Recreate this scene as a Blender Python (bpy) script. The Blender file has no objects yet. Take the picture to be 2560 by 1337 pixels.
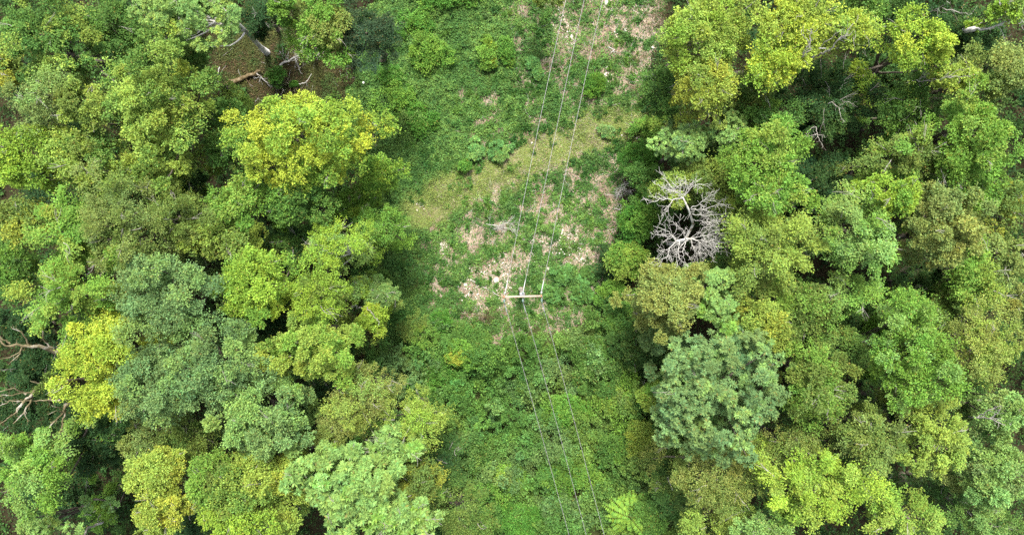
SUN_E, SKY_E, EXPO = 1.5, .07, 2.22
import bpy, math
import numpy as np
from mathutils import Vector
R = math.radians
SC = bpy.context.scene
COL = SC.collection
H = 53.0                      # the drone hovers this many metres over the ground
F = 2560 / 2 / math.tan(R(73.74) / 2)   # focal length in pixels of the photograph
CX, CY = 1280.0, 668.5

def P(px, py, z=0.0):
    s = (H - z) / F
    return np.array([(px - CX) * s, -(py - CY) * s, z])

# ------------------------------------------------------------------ noise
_prng = np.random.default_rng(77)
_LAT = _prng.random((256, 256))
def vnoise(x, y, seed=0):
    x = np.asarray(x, float) + 37.7 * seed + 1000; y = np.asarray(y, float) + 91.3 * seed + 1000
    xi = np.floor(x).astype(int); yi = np.floor(y).astype(int)
    fx = x - xi; fy = y - yi
    fx = fx * fx * (3 - 2 * fx); fy = fy * fy * (3 - 2 * fy)
    a = _LAT[xi & 255, yi & 255]; b = _LAT[(xi + 1) & 255, yi & 255]
    c = _LAT[xi & 255, (yi + 1) & 255]; d = _LAT[(xi + 1) & 255, (yi + 1) & 255]
    return (a * (1 - fx) + b * fx) * (1 - fy) + (c * (1 - fx) + d * fx) * fy
def fbm(x, y, seed=0, oct=4):
    v = 0; amp = .5; tot = 0
    for k in range(oct):
        v = v + amp * vnoise(x * 2 ** k, y * 2 ** k, seed + 5 * k); tot += amp; amp *= .55
    return v / tot
def sstep(a, b, x):
    t = np.clip((x - a) / (b - a), 0, 1); return t * t * (3 - 2 * t)

# ------------------------------------------------------------------ mesh helpers
def quad_mesh(name, verts, faces, mat, tint=None, parent=None, smooth=False):
    verts = np.ascontiguousarray(verts, np.float32); faces = np.ascontiguousarray(faces, np.int32)
    me = bpy.data.meshes.new(name)
    me.vertices.add(len(verts)); me.vertices.foreach_set('co', verts.ravel())
    nf = len(faces)
    me.loops.add(nf * 4); me.loops.foreach_set('vertex_index', faces.ravel())
    me.polygons.add(nf); me.polygons.foreach_set('loop_start', np.arange(0, nf * 4, 4, dtype=np.int32))
    if smooth: me.polygons.foreach_set('use_smooth', np.ones(nf, bool))
    if tint is not None:
        at = me.attributes.new('tint', 'FLOAT_COLOR', 'FACE')
        c = np.ones((nf, 4), np.float32); c[:, :3] = np.clip(tint, 0.002, 1)
        at.data.foreach_set('color', c.ravel())
    me.update(calc_edges=True)
    me.materials.append(mat)
    o = bpy.data.objects.new(name, me); COL.objects.link(o)
    if parent is not None: o.parent = parent
    return o

def leaf_arrays(p, d, n, L, W, fold=.25):
    """diamond leaves: base p, axis d, face normal n, length L, width W (all arrays)"""
    d = d / (np.linalg.norm(d, axis=1, keepdims=True) + 1e-9)
    s = np.cross(n, d); s /= (np.linalg.norm(s, axis=1, keepdims=True) + 1e-9)
    n2 = np.cross(d, s)
    L = L[:, None]; W = W[:, None]
    mid = p + d * L * .45
    v = np.stack([p, mid + s * W * .5 + n2 * W * fold, p + d * L, mid - s * W * .5 + n2 * W * fold], 1)
    k = len(p)
    return v.reshape(-1, 3), np.arange(k * 4).reshape(k, 4)

class Tubes:
    def __init__(self): self.v = []; self.f = []; self.n = 0
    def add(self, pts, rad, sides=6, cap=True):
        pts = np.asarray(pts, float); rad = np.broadcast_to(np.asarray(rad, float), (len(pts),)); m = len(pts)
        tan = np.gradient(pts, axis=0); tan /= (np.linalg.norm(tan, axis=1, keepdims=True) + 1e-9)
        ref = np.array([0, 0, 1.0]) if abs(tan[0][2]) < .8 else np.array([1.0, 0, 0])
        u = np.cross(tan, ref); u /= (np.linalg.norm(u, axis=1, keepdims=True) + 1e-9)
        w = np.cross(tan, u)
        a = np.linspace(0, 2 * math.pi, sides, endpoint=False)
        ring = pts[:, None] + rad[:, None, None] * (np.cos(a)[None, :, None] * u[:, None] + np.sin(a)[None, :, None] * w[:, None])
        self.v.append(ring.reshape(-1, 3))
        i = np.arange(m - 1)[:, None] * sides; j = np.arange(sides)[None]; j2 = (j + 1) % sides
        self.f.append(np.stack([i + j, i + j2, i + sides + j2, i + sides + j], -1).reshape(-1, 4) + self.n)
        self.n += m * sides
        if cap:                                   # close both ends with a fan of quads on a tiny ring
            for e, t in ((0, -1), (m - 1, 1)):
                c = pts[e] + tan[e] * t * rad[e] * .25
                self.v.append(c + (ring[e] - pts[e]) * .15)
                jj = np.arange(sides); k2 = (jj + 1) % sides
                b = self.n - (m * sides if e == 0 else sides) + (0 if e == 0 else 0)
                base = (self.n - m * sides) if e == 0 else (self.n - 2 * sides)
                self.f.append(np.stack([base + jj, base + k2, self.n + k2, self.n + jj], -1))
                self.n += sides
        return self
    def box(self, c, sx, sy, sz, rz=0.0):
        q = np.array([[x, y, z] for z in (-.5, .5) for (x, y) in ((-.5, -.5), (.5, -.5), (.5, .5), (-.5, .5))]) * [sx, sy, sz]
        cr, sr = math.cos(rz), math.sin(rz)
        q = np.stack([q[:, 0] * cr - q[:, 1] * sr, q[:, 0] * sr + q[:, 1] * cr, q[:, 2]], 1) + np.asarray(c)
        self.v.append(q)
        self.f.append(np.array([[3, 2, 1, 0], [4, 5, 6, 7], [0, 1, 5, 4], [1, 2, 6, 5], [2, 3, 7, 6], [3, 0, 4, 7]]) + self.n)
        self.n += 8
        return self
    def build(self, name, mat, parent=None, smooth=True, origin=None):
        v = np.concatenate(self.v)
        if origin is not None: v = v - origin
        return quad_mesh(name, v, np.concatenate(self.f), mat, parent=parent, smooth=smooth)

def curve_pts(a, b, bend, n=6, rng=None, wob=0.0):
    t = np.linspace(0, 1, n)[:, None]
    p = a * (1 - t) + b * t + np.asarray(bend) * (4 * t * (1 - t))
    if rng is not None and wob:
        w = rng.normal(0, wob, p.shape); w[0] = 0; w[-1] = 0; p = p + w
    return p

def tag(o, label, cat, group=None, kind=None):
    if label: o['label'] = label
    if cat: o['category'] = cat
    if group: o['group'] = group
    if kind: o['kind'] = kind
    return o
def empty(name, loc):
    o = bpy.data.objects.new(name, None); COL.objects.link(o); o.location = Vector(loc); o.empty_display_size = .3
    return o

# ------------------------------------------------------------------ materials
def newmat(name):
    m = bpy.data.materials.new(name); m.use_nodes = True
    nt = m.node_tree; nt.nodes.clear()
    out = nt.nodes.new('ShaderNodeOutputMaterial')
    return m, nt, out
def foliage_mat(name, trans=.22, rough=.65, spec=.13, tboost=(1.25, 1.15, .6)):
    m, nt, out = newmat(name); N = nt.nodes.new; Lk = nt.links.new
    at = N('ShaderNodeAttribute'); at.attribute_name = 'tint'
    tc = N('ShaderNodeTexCoord'); no = N('ShaderNodeTexNoise'); no.inputs['Scale'].default_value = 9; no.inputs['Detail'].default_value = 3
    Lk(tc.outputs['Object'], no.inputs['Vector'])
    mr = N('ShaderNodeMapRange'); mr.inputs['From Min'].default_value = .3; mr.inputs['From Max'].default_value = .7
    mr.inputs['To Min'].default_value = .82; mr.inputs['To Max'].default_value = 1.18
    Lk(no.outputs['Fac'], mr.inputs['Value'])
    mu = N('ShaderNodeVectorMath'); mu.operation = 'SCALE'
    Lk(at.outputs['Color'], mu.inputs[0]); Lk(mr.outputs['Result'], mu.inputs['Scale'])
    bs = N('ShaderNodeBsdfPrincipled'); bs.inputs['Roughness'].default_value = rough
    bs.inputs['Specular IOR Level'].default_value = spec
    Lk(mu.outputs['Vector'], bs.inputs['Base Color'])
    tm = N('ShaderNodeVectorMath'); tm.operation = 'MULTIPLY'; tm.inputs[1].default_value = tboost
    Lk(mu.outputs['Vector'], tm.inputs[0])
    tr = N('ShaderNodeBsdfTranslucent'); Lk(tm.outputs['Vector'], tr.inputs['Color'])
    mx = N('ShaderNodeMixShader'); mx.inputs['Fac'].default_value = trans
    Lk(bs.outputs[0], mx.inputs[1]); Lk(tr.outputs[0], mx.inputs[2]); Lk(mx.outputs[0], out.inputs['Surface'])
    return m
def noise_mat(name, c1, c2, scale=6, rough=.85, c3=None, lo=.35, hi=.65, stretch=(1, 1, 1), bump=.3, spec=.3, metal=0):
    m, nt, out = newmat(name); N = nt.nodes.new; Lk = nt.links.new
    tc = N('ShaderNodeTexCoord'); mp = N('ShaderNodeMapping'); mp.inputs['Scale'].default_value = stretch
    Lk(tc.outputs['Object'], mp.inputs['Vector'])
    no = N('ShaderNodeTexNoise'); no.inputs['Scale'].default_value = scale; no.inputs['Detail'].default_value = 6; no.inputs['Roughness'].default_value = .65
    Lk(mp.outputs['Vector'], no.inputs['Vector'])
    cr = N('ShaderNodeValToRGB'); cr.color_ramp.elements[0].position = lo; cr.color_ramp.elements[1].position = hi
    cr.color_ramp.elements[0].color = (*c1, 1); cr.color_ramp.elements[1].color = (*c2, 1)
    if c3:
        e = cr.color_ramp.elements.new((lo + hi) / 2); e.color = (*c3, 1)
    Lk(no.outputs['Fac'], cr.inputs['Fac'])
    bs = N('ShaderNodeBsdfPrincipled'); bs.inputs['Roughness'].default_value = rough; bs.inputs['Specular IOR Level'].default_value = spec
    bs.inputs['Metallic'].default_value = metal
    Lk(cr.outputs['Color'], bs.inputs['Base Color'])
    if bump:
        bp = N('ShaderNodeBump'); bp.inputs['Strength'].default_value = bump; bp.inputs['Distance'].default_value = .02
        Lk(no.outputs['Fac'], bp.inputs['Height']); Lk(bp.outputs['Normal'], bs.inputs['Normal'])
    Lk(bs.outputs[0], out.inputs['Surface'])
    return m

M_LEAF = foliage_mat('leaf')
M_HERB = foliage_mat('herb_leaf', trans=.25)
M_STRAW = foliage_mat('straw', trans=.1, rough=.8, spec=.2, tboost=(1, 1, 1))
M_BARK = noise_mat('bark', (.05, .04, .03), (.17, .15, .12), 5, c3=(.10, .085, .065), stretch=(1, 1, .3))
M_PALEBARK = noise_mat('pale_bark', (.17, .155, .13), (.42, .40, .36), 4, stretch=(1, 1, .4))
M_LICHEN = noise_mat('lichen_bark', (.20, .17, .12), (.68, .66, .62), 2.6, c3=(.48, .46, .42), lo=.33, hi=.55)
M_DEAD = noise_mat('dead_wood', (.32, .30, .27), (.64, .62, .58), 3, c3=(.52, .50, .47), lo=.25, hi=.7)
M_MOSSDEAD = noise_mat('mossy_dead_wood', (.09, .075, .035), (.42, .40, .36), 1.6, c3=(.18, .15, .085), lo=.38, hi=.68)
M_MOSS = noise_mat('moss', (.08, .09, .015), (.17, .13, .03), 8)
M_BROWNWOOD = noise_mat('fallen_wood', (.07, .05, .025), (.24, .19, .12), 4, c3=(.13, .095, .045))
M_CONCRETE = noise_mat('pole_wood', (.20, .17, .14), (.36, .33, .29), 7)
M_ARM = noise_mat('crossarm_wood', (.24, .17, .12), (.46, .37, .30), 4, c3=(.38, .29, .23), lo=.3, hi=.7, stretch=(.5, 3, 3))
M_RUST = noise_mat('rust', (.25, .10, .04), (.48, .26, .13), 12)
M_STEEL = noise_mat('galvanised_steel', (.35, .35, .35), (.55, .55, .55), 10, rough=.5, metal=.4)
M_GLASS = noise_mat('insulator_glass', (.10, .17, .16), (.22, .32, .30), 8, rough=.15, spec=.6, bump=0)
M_STONE = noise_mat('limestone', (.42, .37, .30), (.72, .69, .63), 3, c3=(.60, .55, .48))
M_WHITE = noise_mat('white_plastic', (.72, .72, .70), (.82, .82, .80), 3, rough=.4, bump=0)

def wire_mat():
    m, nt, out = newmat('twisted_wire'); N = nt.nodes.new; Lk = nt.links.new
    tc = N('ShaderNodeTexCoord'); wv = N('ShaderNodeTexWave'); wv.bands_direction = 'Y'; wv.inputs['Scale'].default_value = 1.1
    wv.inputs['Distortion'].default_value = 1.5
    Lk(tc.outputs['Object'], wv.inputs['Vector'])
    cr = N('ShaderNodeValToRGB'); cr.color_ramp.elements[0].color = (.22, .21, .215, 1); cr.color_ramp.elements[1].color = (.36, .345, .35, 1)
    Lk(wv.outputs['Fac'], cr.inputs['Fac'])
    bs = N('ShaderNodeBsdfPrincipled'); bs.inputs['Roughness'].default_value = .5; bs.inputs['Metallic'].default_value = .2
    Lk(cr.outputs['Color'], bs.inputs['Base Color']); Lk(bs.outputs[0], out.inputs['Surface'])
    return m
M_WIRE = wire_mat()

# ------------------------------------------------------------------ foliage colours (albedo of the leaves; DG and UG darkened to deepen shade in canopy gaps)
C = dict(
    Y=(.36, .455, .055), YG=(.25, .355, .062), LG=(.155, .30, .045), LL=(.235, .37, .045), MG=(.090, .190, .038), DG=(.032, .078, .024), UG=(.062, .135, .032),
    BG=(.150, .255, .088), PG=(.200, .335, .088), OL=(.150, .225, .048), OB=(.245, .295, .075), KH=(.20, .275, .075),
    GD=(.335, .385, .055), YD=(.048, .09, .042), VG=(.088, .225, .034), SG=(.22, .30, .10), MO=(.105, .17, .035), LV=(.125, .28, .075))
def colour(c): return np.array(C[c] if isinstance(c, str) else c, float)

# ------------------------------------------------------------------ tree builder
_seed = [11]
def unit(rng, n):
    v = rng.normal(size=(n, 3)); return v / np.linalg.norm(v, axis=1, keepdims=True)

def crown_leaves(rng, a, b, c, style, col, c2, f2, dens=1.0, lsz=1.0, rb=None, skirt=0.0, rough=1.0):
    """returns verts, faces, tints, bough centres; the crown is an ellipsoid (a,b,c) about the origin made of leafy boughs"""
    mean = (a + b) / 2
    if rb is None: rb = {'clump': .66, 'spray': .68, 'rosette': .58, 'fine': .70}[style]
    rb = min(rb, mean * .42)
    lump = 1.3 if style in ('clump', 'rosette') else 1.25
    nb = int(max(7, lump * a * b / (rb * rb) * 1.15))
    # best-candidate directions for an even but irregular spread, upper part of the ellipsoid preferred
    cand = unit(rng, nb * 8); cand = cand[cand[:, 2] > -.45]
    ph = rng.random(4) * 6.28
    sel = [cand[0]]; pool = cand[1:]
    dmin = np.linalg.norm((pool - sel[0]) , axis=1)
    for _ in range(nb - 1):
        i = int(np.argmax(dmin * rng.uniform(.55, 1, len(dmin)))); sel.append(pool[i])
        dmin = np.minimum(dmin, np.linalg.norm(pool - pool[i], axis=1))
    dirs = np.array(sel)
    az = np.arctan2(dirs[:, 1], dirs[:, 0])
    out = 1 + rough * (.11 * np.sin(2 * az + ph[0]) + .10 * np.sin(3 * az + ph[1]) + .08 * np.sin(5 * az + ph[2] + 2 * dirs[:, 2]))
    lobes = unit(rng, 26); lobes = lobes[lobes[:, 2] > -.3][:int(6 + mean * 1.6)]
    lob = np.exp(-((1 - dirs @ lobes.T) / .085)).max(1)          # big limbs push their leaf masses out, crevices stay between
    rad = rng.uniform(.84, 1.08, nb) * out * (.60 + .46 * lob)
    bc = dirs * np.array([max(a - rb * .6, a * .5), max(b - rb * .6, b * .5), max(c - rb * .5, c * .5)]) * rad[:, None]
    # a looser inner layer closes the view down to the trunk
    ni = int(nb * .36); di = unit(rng, ni); di[:, 2] = np.abs(di[:, 2]) * .8 + .1; di /= np.linalg.norm(di, axis=1, keepdims=True)
    bc = np.concatenate([bc, di * np.array([a, b, c]) * rng.uniform(.15, .5, ni)[:, None]]); dirs = np.concatenate([dirs, di])
    if skirt > 0:                                    # shaded lower boughs round the trunk
        ns = int(nb * .45); an = rng.random(ns) * 6.283; ds = np.stack([np.cos(an), np.sin(an), np.full(ns, .25)], 1); r_ = rng.uniform(.25, .85, ns)
        bc = np.concatenate([bc, np.stack([np.cos(an) * a * r_, np.sin(an) * b * r_, -c * .2 - skirt * rng.random(ns)], 1)]); dirs = np.concatenate([dirs, ds])
    nb = len(bc)
    rbs = rb * np.exp(rng.normal(0, .26, nb))
    btone = rng.normal(0, .09, nb); bmix = rng.random(nb)
    col = colour(col); c2 = colour(c2); f2 = max(f2, .22)
    lay = {}
    if style in ('clump', 'fine'):
        npf = 34 if style == 'clump' else 20; nl = int((26 if style == 'clump' else 40) * dens)
        pd = unit(rng, nb * npf); pd[:, 2] = np.abs(pd[:, 2]) * .95 - .12
        pd = pd + np.repeat(dirs, npf, 0) * .35
        pd /= np.linalg.norm(pd, axis=1, keepdims=True)
        R_ = np.repeat(rbs, npf)
        pc = np.repeat(bc, npf, 0) + pd * (R_ * rng.uniform(.40, 1.0, nb * npf) ** .8)[:, None] * np.array([1, 1, .85])
        pr = R_ * rng.uniform(.15, .31, nb * npf)
        k = nb * npf * nl
        ld = unit(rng, k); q = rng.random(k) ** .45
        off = ld * (np.repeat(pr, nl) * q)[:, None] * np.array([1, 1, .62])
        if style == 'clump':                                  # sprigs poking out of the masses
            stq = np.where(rng.random(nb * npf) < .38, rng.uniform(.6, 2.0, nb * npf), 0)
            off = off + np.repeat(pd * (pr * stq)[:, None], nl, 0) * rng.uniform(-.6, 1, k)[:, None]
        if style == 'fine':                                   # hanging, streaky twigs
            ax = np.repeat(pd, nl, 0) * np.array([1, 1, .2]); off = off + ax * (np.repeat(pr, nl) * rng.uniform(-1.1, 1.3, k))[:, None]
        p = np.repeat(pc, nl, 0) + off
        nrm = np.repeat(pd, nl, 0) * .6 + ld * .45 + np.array([0, 0, .75]) + rng.normal(0, .42, (k, 3))
        axd = np.repeat(pd, nl, 0) * .7 + ld * .8 + rng.normal(0, .5, (k, 3)) + np.array([0, 0, -.25])
        L = rng.uniform(.085, .165, k) * lsz * (1 if style == 'clump' else .78); W = L * rng.uniform(.55, .8, k)
        bi = np.repeat(np.arange(nb), npf * nl); pj = np.repeat(rng.normal(0, .07, nb * npf), nl); pm = np.repeat(rng.random(nb * npf), nl)
    elif style == 'spray':
        nt = int(20 * dens); nl = 40
        ax = np.repeat(dirs * np.array([1, 1, .25]) + np.array([0, 0, .1]), nt, 0)
        td = ax + rng.normal(0, .50, (nb * nt, 3)) * np.array([1, 1, .55])
        td /= np.linalg.norm(td, axis=1, keepdims=True)
        ln = np.repeat(rbs, nt) * rng.uniform(1.0, 1.9, nb * nt)
        st = np.repeat(bc, nt, 0) + rng.normal(0, .20, (nb * nt, 3)) * np.repeat(rbs, nt)[:, None] * np.array([1, 1, 1.1]) - td * (ln * .45)[:, None]
        k = nb * nt * nl
        t = rng.random(k); T_ = np.repeat(td, nl, 0)
        side = np.cross(T_, np.array([0, 0, 1.0])); side /= (np.linalg.norm(side, axis=1, keepdims=True) + 1e-6)
        sg = np.where(rng.random(k) < .5, -1.0, 1.0)
        wd = .20 * (1 - .75 * t) * np.repeat(ln, nl)
        p = np.repeat(st, nl, 0) + T_ * (np.repeat(ln, nl) * t)[:, None] + side * (sg * wd * rng.random(k))[:, None]
        p[:, 2] -= .22 * t * t * np.repeat(ln, nl) - rng.normal(0, .03, k)
        nrm = np.array([0, 0, 1.0]) + T_ * .25 + rng.normal(0, .33, (k, 3))
        axd = T_ * .8 + side * (sg * .8)[:, None] + rng.normal(0, .3, (k, 3))
        L = rng.uniform(.09, .165, k) * lsz; W = L * rng.uniform(.5, .7, k)
        bi = np.repeat(np.arange(nb), nt * nl); pj = np.repeat(rng.normal(0, .08, nb * nt), nl); pm = np.repeat(rng.random(nb * nt), nl)
    else:                                                     # rosette: tufts of long leaflets
        ntf = int(22 * dens); nl = 19
        pd = unit(rng, nb * ntf); pd[:, 2] = np.abs(pd[:, 2]) - .1; pd += np.repeat(dirs, ntf, 0) * .3
        pd /= np.linalg.norm(pd, axis=1, keepdims=True)
        R_ = np.repeat(rbs, ntf)
        pc = np.repeat(bc, ntf, 0) + pd * (R_ * rng.uniform(.5, 1.05, nb * ntf))[:, None] * np.array([1, 1, .75])
        k = nb * ntf * nl
        A = np.repeat(pd * .5 + np.array([0, 0, .75]), nl, 0); A /= np.linalg.norm(A, axis=1, keepdims=True)
        u = np.cross(A, np.array([.3, .9, .1])); u /= np.linalg.norm(u, axis=1, keepdims=True); w = np.cross(A, u)
        ang = np.tile(np.arange(nl) * 2.399, nb * ntf) + np.repeat(rng.random(nb * ntf) * 6.28, nl) + rng.normal(0, .15, k)
        el = np.tile(np.linspace(-.35, .75, nl), nb * ntf) + rng.normal(0, .14, k)
        axd = (u * np.cos(ang)[:, None] + w * np.sin(ang)[:, None]) * np.cos(el)[:, None] + A * np.sin(el)[:, None]
        p = np.repeat(pc, nl, 0) + axd * .015
        nrm = A + rng.normal(0, .3, (k, 3))
        ts = np.repeat(rng.uniform(.75, 1.3, nb * ntf), nl)
        L = rng.uniform(.17, .27, k) * lsz * ts; W = L * rng.uniform(.30, .42, k)
        bi = np.repeat(np.arange(nb), ntf * nl); pj = np.repeat(rng.normal(0, .08, nb * ntf), nl); pm = np.repeat(rng.random(nb * ntf), nl)
    v, f = leaf_arrays(p, axd, nrm, L, W)
    mixv = ((bmix[bi] * .72 + pm * .28) > (1 - f2)).astype(float) * rng.uniform(.5, 1, len(bi))
    tone = np.exp(btone[bi] + pj + rng.normal(0, .15, len(bi)))
    tint = (col * (1 - mixv[:, None]) + c2 * mixv[:, None]) * tone[:, None]
    old = rng.random(len(bi)) < .025; tint[old] = tint[old] * .4 + np.array([.24, .17, .05]) * .6      # a few browned leaves
    hue = rng.normal(-.01, .045, nb)
    warm = rng.normal(0, .07, len(bi)) + hue[bi]; tint[:, 0] *= 1 + warm; tint[:, 2] *= 1 - warm
    return v, f, tint, bc, dirs

def tuft_leaves(rng, bc, rbs, cols, npf=16, nl=16, lsz=1.0, flat=.8):
    """leafy tufts for low growth: centres bc, radii rbs, one colour each"""
    nb = len(bc); pd = unit(rng, nb * npf); pd[:, 2] = np.abs(pd[:, 2])
    R_ = np.repeat(rbs, npf); pc = np.repeat(bc, npf, 0) + pd * (R_ * rng.uniform(.3, 1, nb * npf) ** .8)[:, None] * np.array([1, 1, flat])
    pr = R_ * rng.uniform(.15, .34, nb * npf); k = nb * npf * nl; ld = unit(rng, k)
    stq = np.where(rng.random(nb * npf) < .5, rng.uniform(.6, 2.4, nb * npf), 0)
    p = np.repeat(pc, nl, 0) + ld * (np.repeat(pr, nl) * rng.random(k) ** .45)[:, None] * np.array([1, 1, .6]) + np.repeat(pd * (pr * stq)[:, None], nl, 0) * rng.uniform(-.6, 1, k)[:, None]
    nrm = np.repeat(pd, nl, 0) * .5 + ld * .4 + np.array([0, 0, .8]) + rng.normal(0, .42, (k, 3))
    axd = np.repeat(pd, nl, 0) * .7 + ld * .8 + rng.normal(0, .5, (k, 3))
    L = rng.uniform(.075, .15, k) * lsz * np.repeat(rng.choice([.7, .85, 1.0, 1.35], nb), npf * nl); W = L * rng.uniform(.5, .8, k)
    p[:, 2] = np.maximum(p[:, 2], .03)
    v, f = leaf_arrays(p, axd, nrm, L, W)
    t = np.repeat(cols, npf * nl, 0) * np.exp(rng.normal(0, .15, k) + np.repeat(rng.normal(0, .1, nb * npf), nl))[:, None]
    w = rng.normal(0, .07, k) + np.repeat(rng.normal(0, .07, nb), npf * nl); t[:, 0] *= 1 + w; t[:, 2] *= 1 - w
    return v, f, t

ALLTREES = []
def tree(name, label, cat, x, y, rx, ry, top, col, style='clump', c2=None, f2=.25, group=None, bark=None, twigs=6, rot=0, dens=1.0,
         lsz=1.0, rb=None, flat=.95, seed=None, rough=1.35, base=None, trunk_r=None, sk=1.0, head=None):
    _seed[0] += 1
    rng = np.random.default_rng(seed if seed is not None else _seed[0])
    s = (H - top) / F
    c = max(min(flat * (rx + ry) / 2 * s, top * .55), .3)
    zc = top - c
    ctr = P(x, y, top - c * .55); ctr[2] = zc
    s = (H - zc - .45 * c) / F
    a, b = rx * s * 1.12, ry * s * 1.12
    v, f, tint, bc, dirs = crown_leaves(rng, a, b, c, style, col, c2 if c2 is not None else colour(col) * np.array([1.35, 1.12, .9]), f2, dens, lsz * .82, rb, skirt=max(0, (zc - 1.5) * .62) * sk if top > 5 else 0, rough=rough)
    if rot:
        cr, sr = math.cos(R(rot)), math.sin(R(rot)); M = np.array([[cr, -sr, 0], [sr, cr, 0], [0, 0, 1]])
        v = v @ M.T; bc = bc @ M.T; dirs = dirs @ M.T
    bx = ctr * np.array([1, 1, 0]) * (1 + min(.10, .008 * top)) + (rng.normal(0, .25, 3) * np.array([1, 1, 0]) if top > 5 else 0)
    if base is not None: bx = P(base[0], base[1], 0)
    root = empty(name, bx)
    tag(root, label, cat, group)
    off = ctr - bx
    v = v + off
    lo = np.min(v[:, 2])
    if lo < .03: v[:, 2] = np.maximum(v[:, 2], .03 + .02 * (v[:, 2] - lo))
    quad_mesh('crown', v, f, M_LEAF, tint, root)
    tb = Tubes()
    tr = trunk_r or .012 * top + .03 * min(a, 3)
    topp = off + np.array([0, 0, c * .25])
    if head is not None: topp = P(*head) - bx
    n = 7
    wb = 0 if base is not None else 1
    path = curve_pts(np.zeros(3), topp, rng.normal(0, .02 * top * wb, 3) * np.array([1, 1, 0]), n, rng, .01 * top * wb + .02)
    rr = tr * np.linspace(1, .28, n); rr[0] *= 1.35
    tb.add(path, rr, 8 if top > 6 else 5)
    nlimb = min(len(bc), 8 + int(a * 4))
    for i in rng.permutation(len(bc))[:nlimb]:
        t = rng.uniform(.45, .98); q = path[0] * 0 + np.array([np.interp(t, np.linspace(0, 1, n), path[:, j]) for j in range(3)])
        e = bc[i] + off + dirs[i] * .15
        q[2] = min(q[2], e[2] - .1 * top * .2) if e[2] > .5 else q[2]
        tb.add(curve_pts(q, e, np.array([0, 0, -.12 * np.linalg.norm(e - q)]), 6, rng, .03), tr * .38 * np.linspace(1, .22, 6), 5, cap=False)
    if twigs:
        tw = tb; nf0 = sum(len(q_) for q_ in tb.f); up = [i for i in range(len(bc)) if dirs[i][2] > -.1]
        for i in rng.permutation(up)[:twigs]:
            d = dirs[i] * np.array([1, 1, .4]) + rng.normal(0, .3, 3); d /= np.linalg.norm(d)
            s0 = bc[i] + off - d * .35 + np.array([0, 0, .18]); ln = rng.uniform(.5, 1.2) * min(1, a / 2)
            e = s0 + d * ln + np.array([0, 0, .22])
            tw.add(curve_pts(s0, e, rng.normal(0, .08, 3), 5, rng, .02), np.linspace(.022, .008, 5), 4, cap=False)
            for _ in range(3):
                t = rng.uniform(.3, .8); q = s0 * (1 - t) + e * t; g = d + rng.normal(0, .5, 3)
                tw.add(curve_pts(q, q + g * ln * .4, rng.normal(0, .04, 3), 4), np.linspace(.011, .006, 4), 4, cap=False)
    to = tb.build('trunk', bark or M_BARK, root)
    if twigs:                                     # the bleached twig ends share the trunk's mesh under a second material
        to.data.materials.append(M_PALEBARK)
        mi = np.zeros(len(to.data.polygons), np.int32); mi[nf0:] = 1; to.data.polygons.foreach_set('material_index', mi)
    ALLTREES.append((label, x, y, rx, ry, top))
    return root
GA = 'broadleaf trees crowding the wood'
GU = 'low dark trees in the gaps of the canopy'
GS = 'young trees and bushes along the edge of the clearing'
B, A, S = 'broadleaf_tree', 'ash_tree', 'bush'
def t(lab, x, y, rx, ry, top, col, style='clump', **k): return tree(k.pop('n', B), lab, k.pop('cat', 'tree'), x, y, rx, ry, top, col, style, group=k.pop('group', GA), **k)
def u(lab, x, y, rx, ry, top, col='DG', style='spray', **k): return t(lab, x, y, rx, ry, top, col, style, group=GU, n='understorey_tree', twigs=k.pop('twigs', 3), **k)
def sh(lab, x, y, rx, ry, top, col, style='clump', **k): return tree(k.pop('n', S), lab, k.pop('cat', 'bush'), x, y, rx, ry, top, col, style, group=k.pop('group', GS), twigs=k.pop('twigs', 0), flat=k.pop('flat', .62), rough=k.pop('rough', 2.0), **k)

# --- north-west of the clearing
t('big mid green tree with yellowing sprays filling the top left corner', 85, 80, 150, 120, 16.5, 'MG', 'spray', c2='YG', f2=.38, twigs=10)
t('smaller plain green tree between the top left corner tree and the pale grey green ash', 255, 55, 85, 85, 13, 'MG', 'spray')
t('olive yellow tree cut by the left edge below the corner tree', 8, 165, 48, 50, 13, 'OL', 'clump', c2='GD', f2=.4)
t('pale grey green feathery ash leaning on a whitish trunk at the top edge', 452, 20, 138, 100, 16.5, 'PG', 'rosette', lsz=.8, sk=0, dens=1.35, n=A, bark=M_LICHEN, base=(668, 132), head=(535, 0, 12.2), trunk_r=.2, twigs=9)
t('large oak with pale yellow green clumps standing left of the fallen log', 380, 262, 130, 175, 17.5, 'YG', 'clump', c2='MG', f2=.42, n='oak_tree', rb=.7, twigs=4)
t('dull green tree squeezed between the large oak and the leaning ash', 462, 150, 58, 60, 12.5, 'MG', 'clump', c2='OL', f2=.35, sk=.3)
t('silvery pale willow like tree near the left edge above the lime tree', 85, 245, 80, 72, 16, 'KH', 'fine', c2='PG', f2=.5, n='willow_tree')
t('olive tree with small pale clumps between the silvery tree and the large oak', 195, 265, 72, 78, 16, 'OL', 'clump', c2='YG', f2=.5)
t('yellow green clumpy tree below left of the large oak with a grey dead twig', 190, 395, 112, 92, 15.5, 'YG', 'clump', c2='MG', f2=.35, twigs=10)
t('bright lime tree cut by the left edge above the dark hollow', 32, 390, 72, 86, 15.5, 'LL', 'clump', c2='MG', f2=.2)
t('ragged yellow green tree just under the large oak and above the olive birches', 325, 440, 100, 55, 14.5, 'YG', 'clump', c2='MG', f2=.35)
t('plain deep green tree tucked between the large oak and the bright yellow tree', 550, 330, 62, 95, 12.5, 'MG', 'clump', c2='OL', f2=.2, sk=.3)
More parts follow.
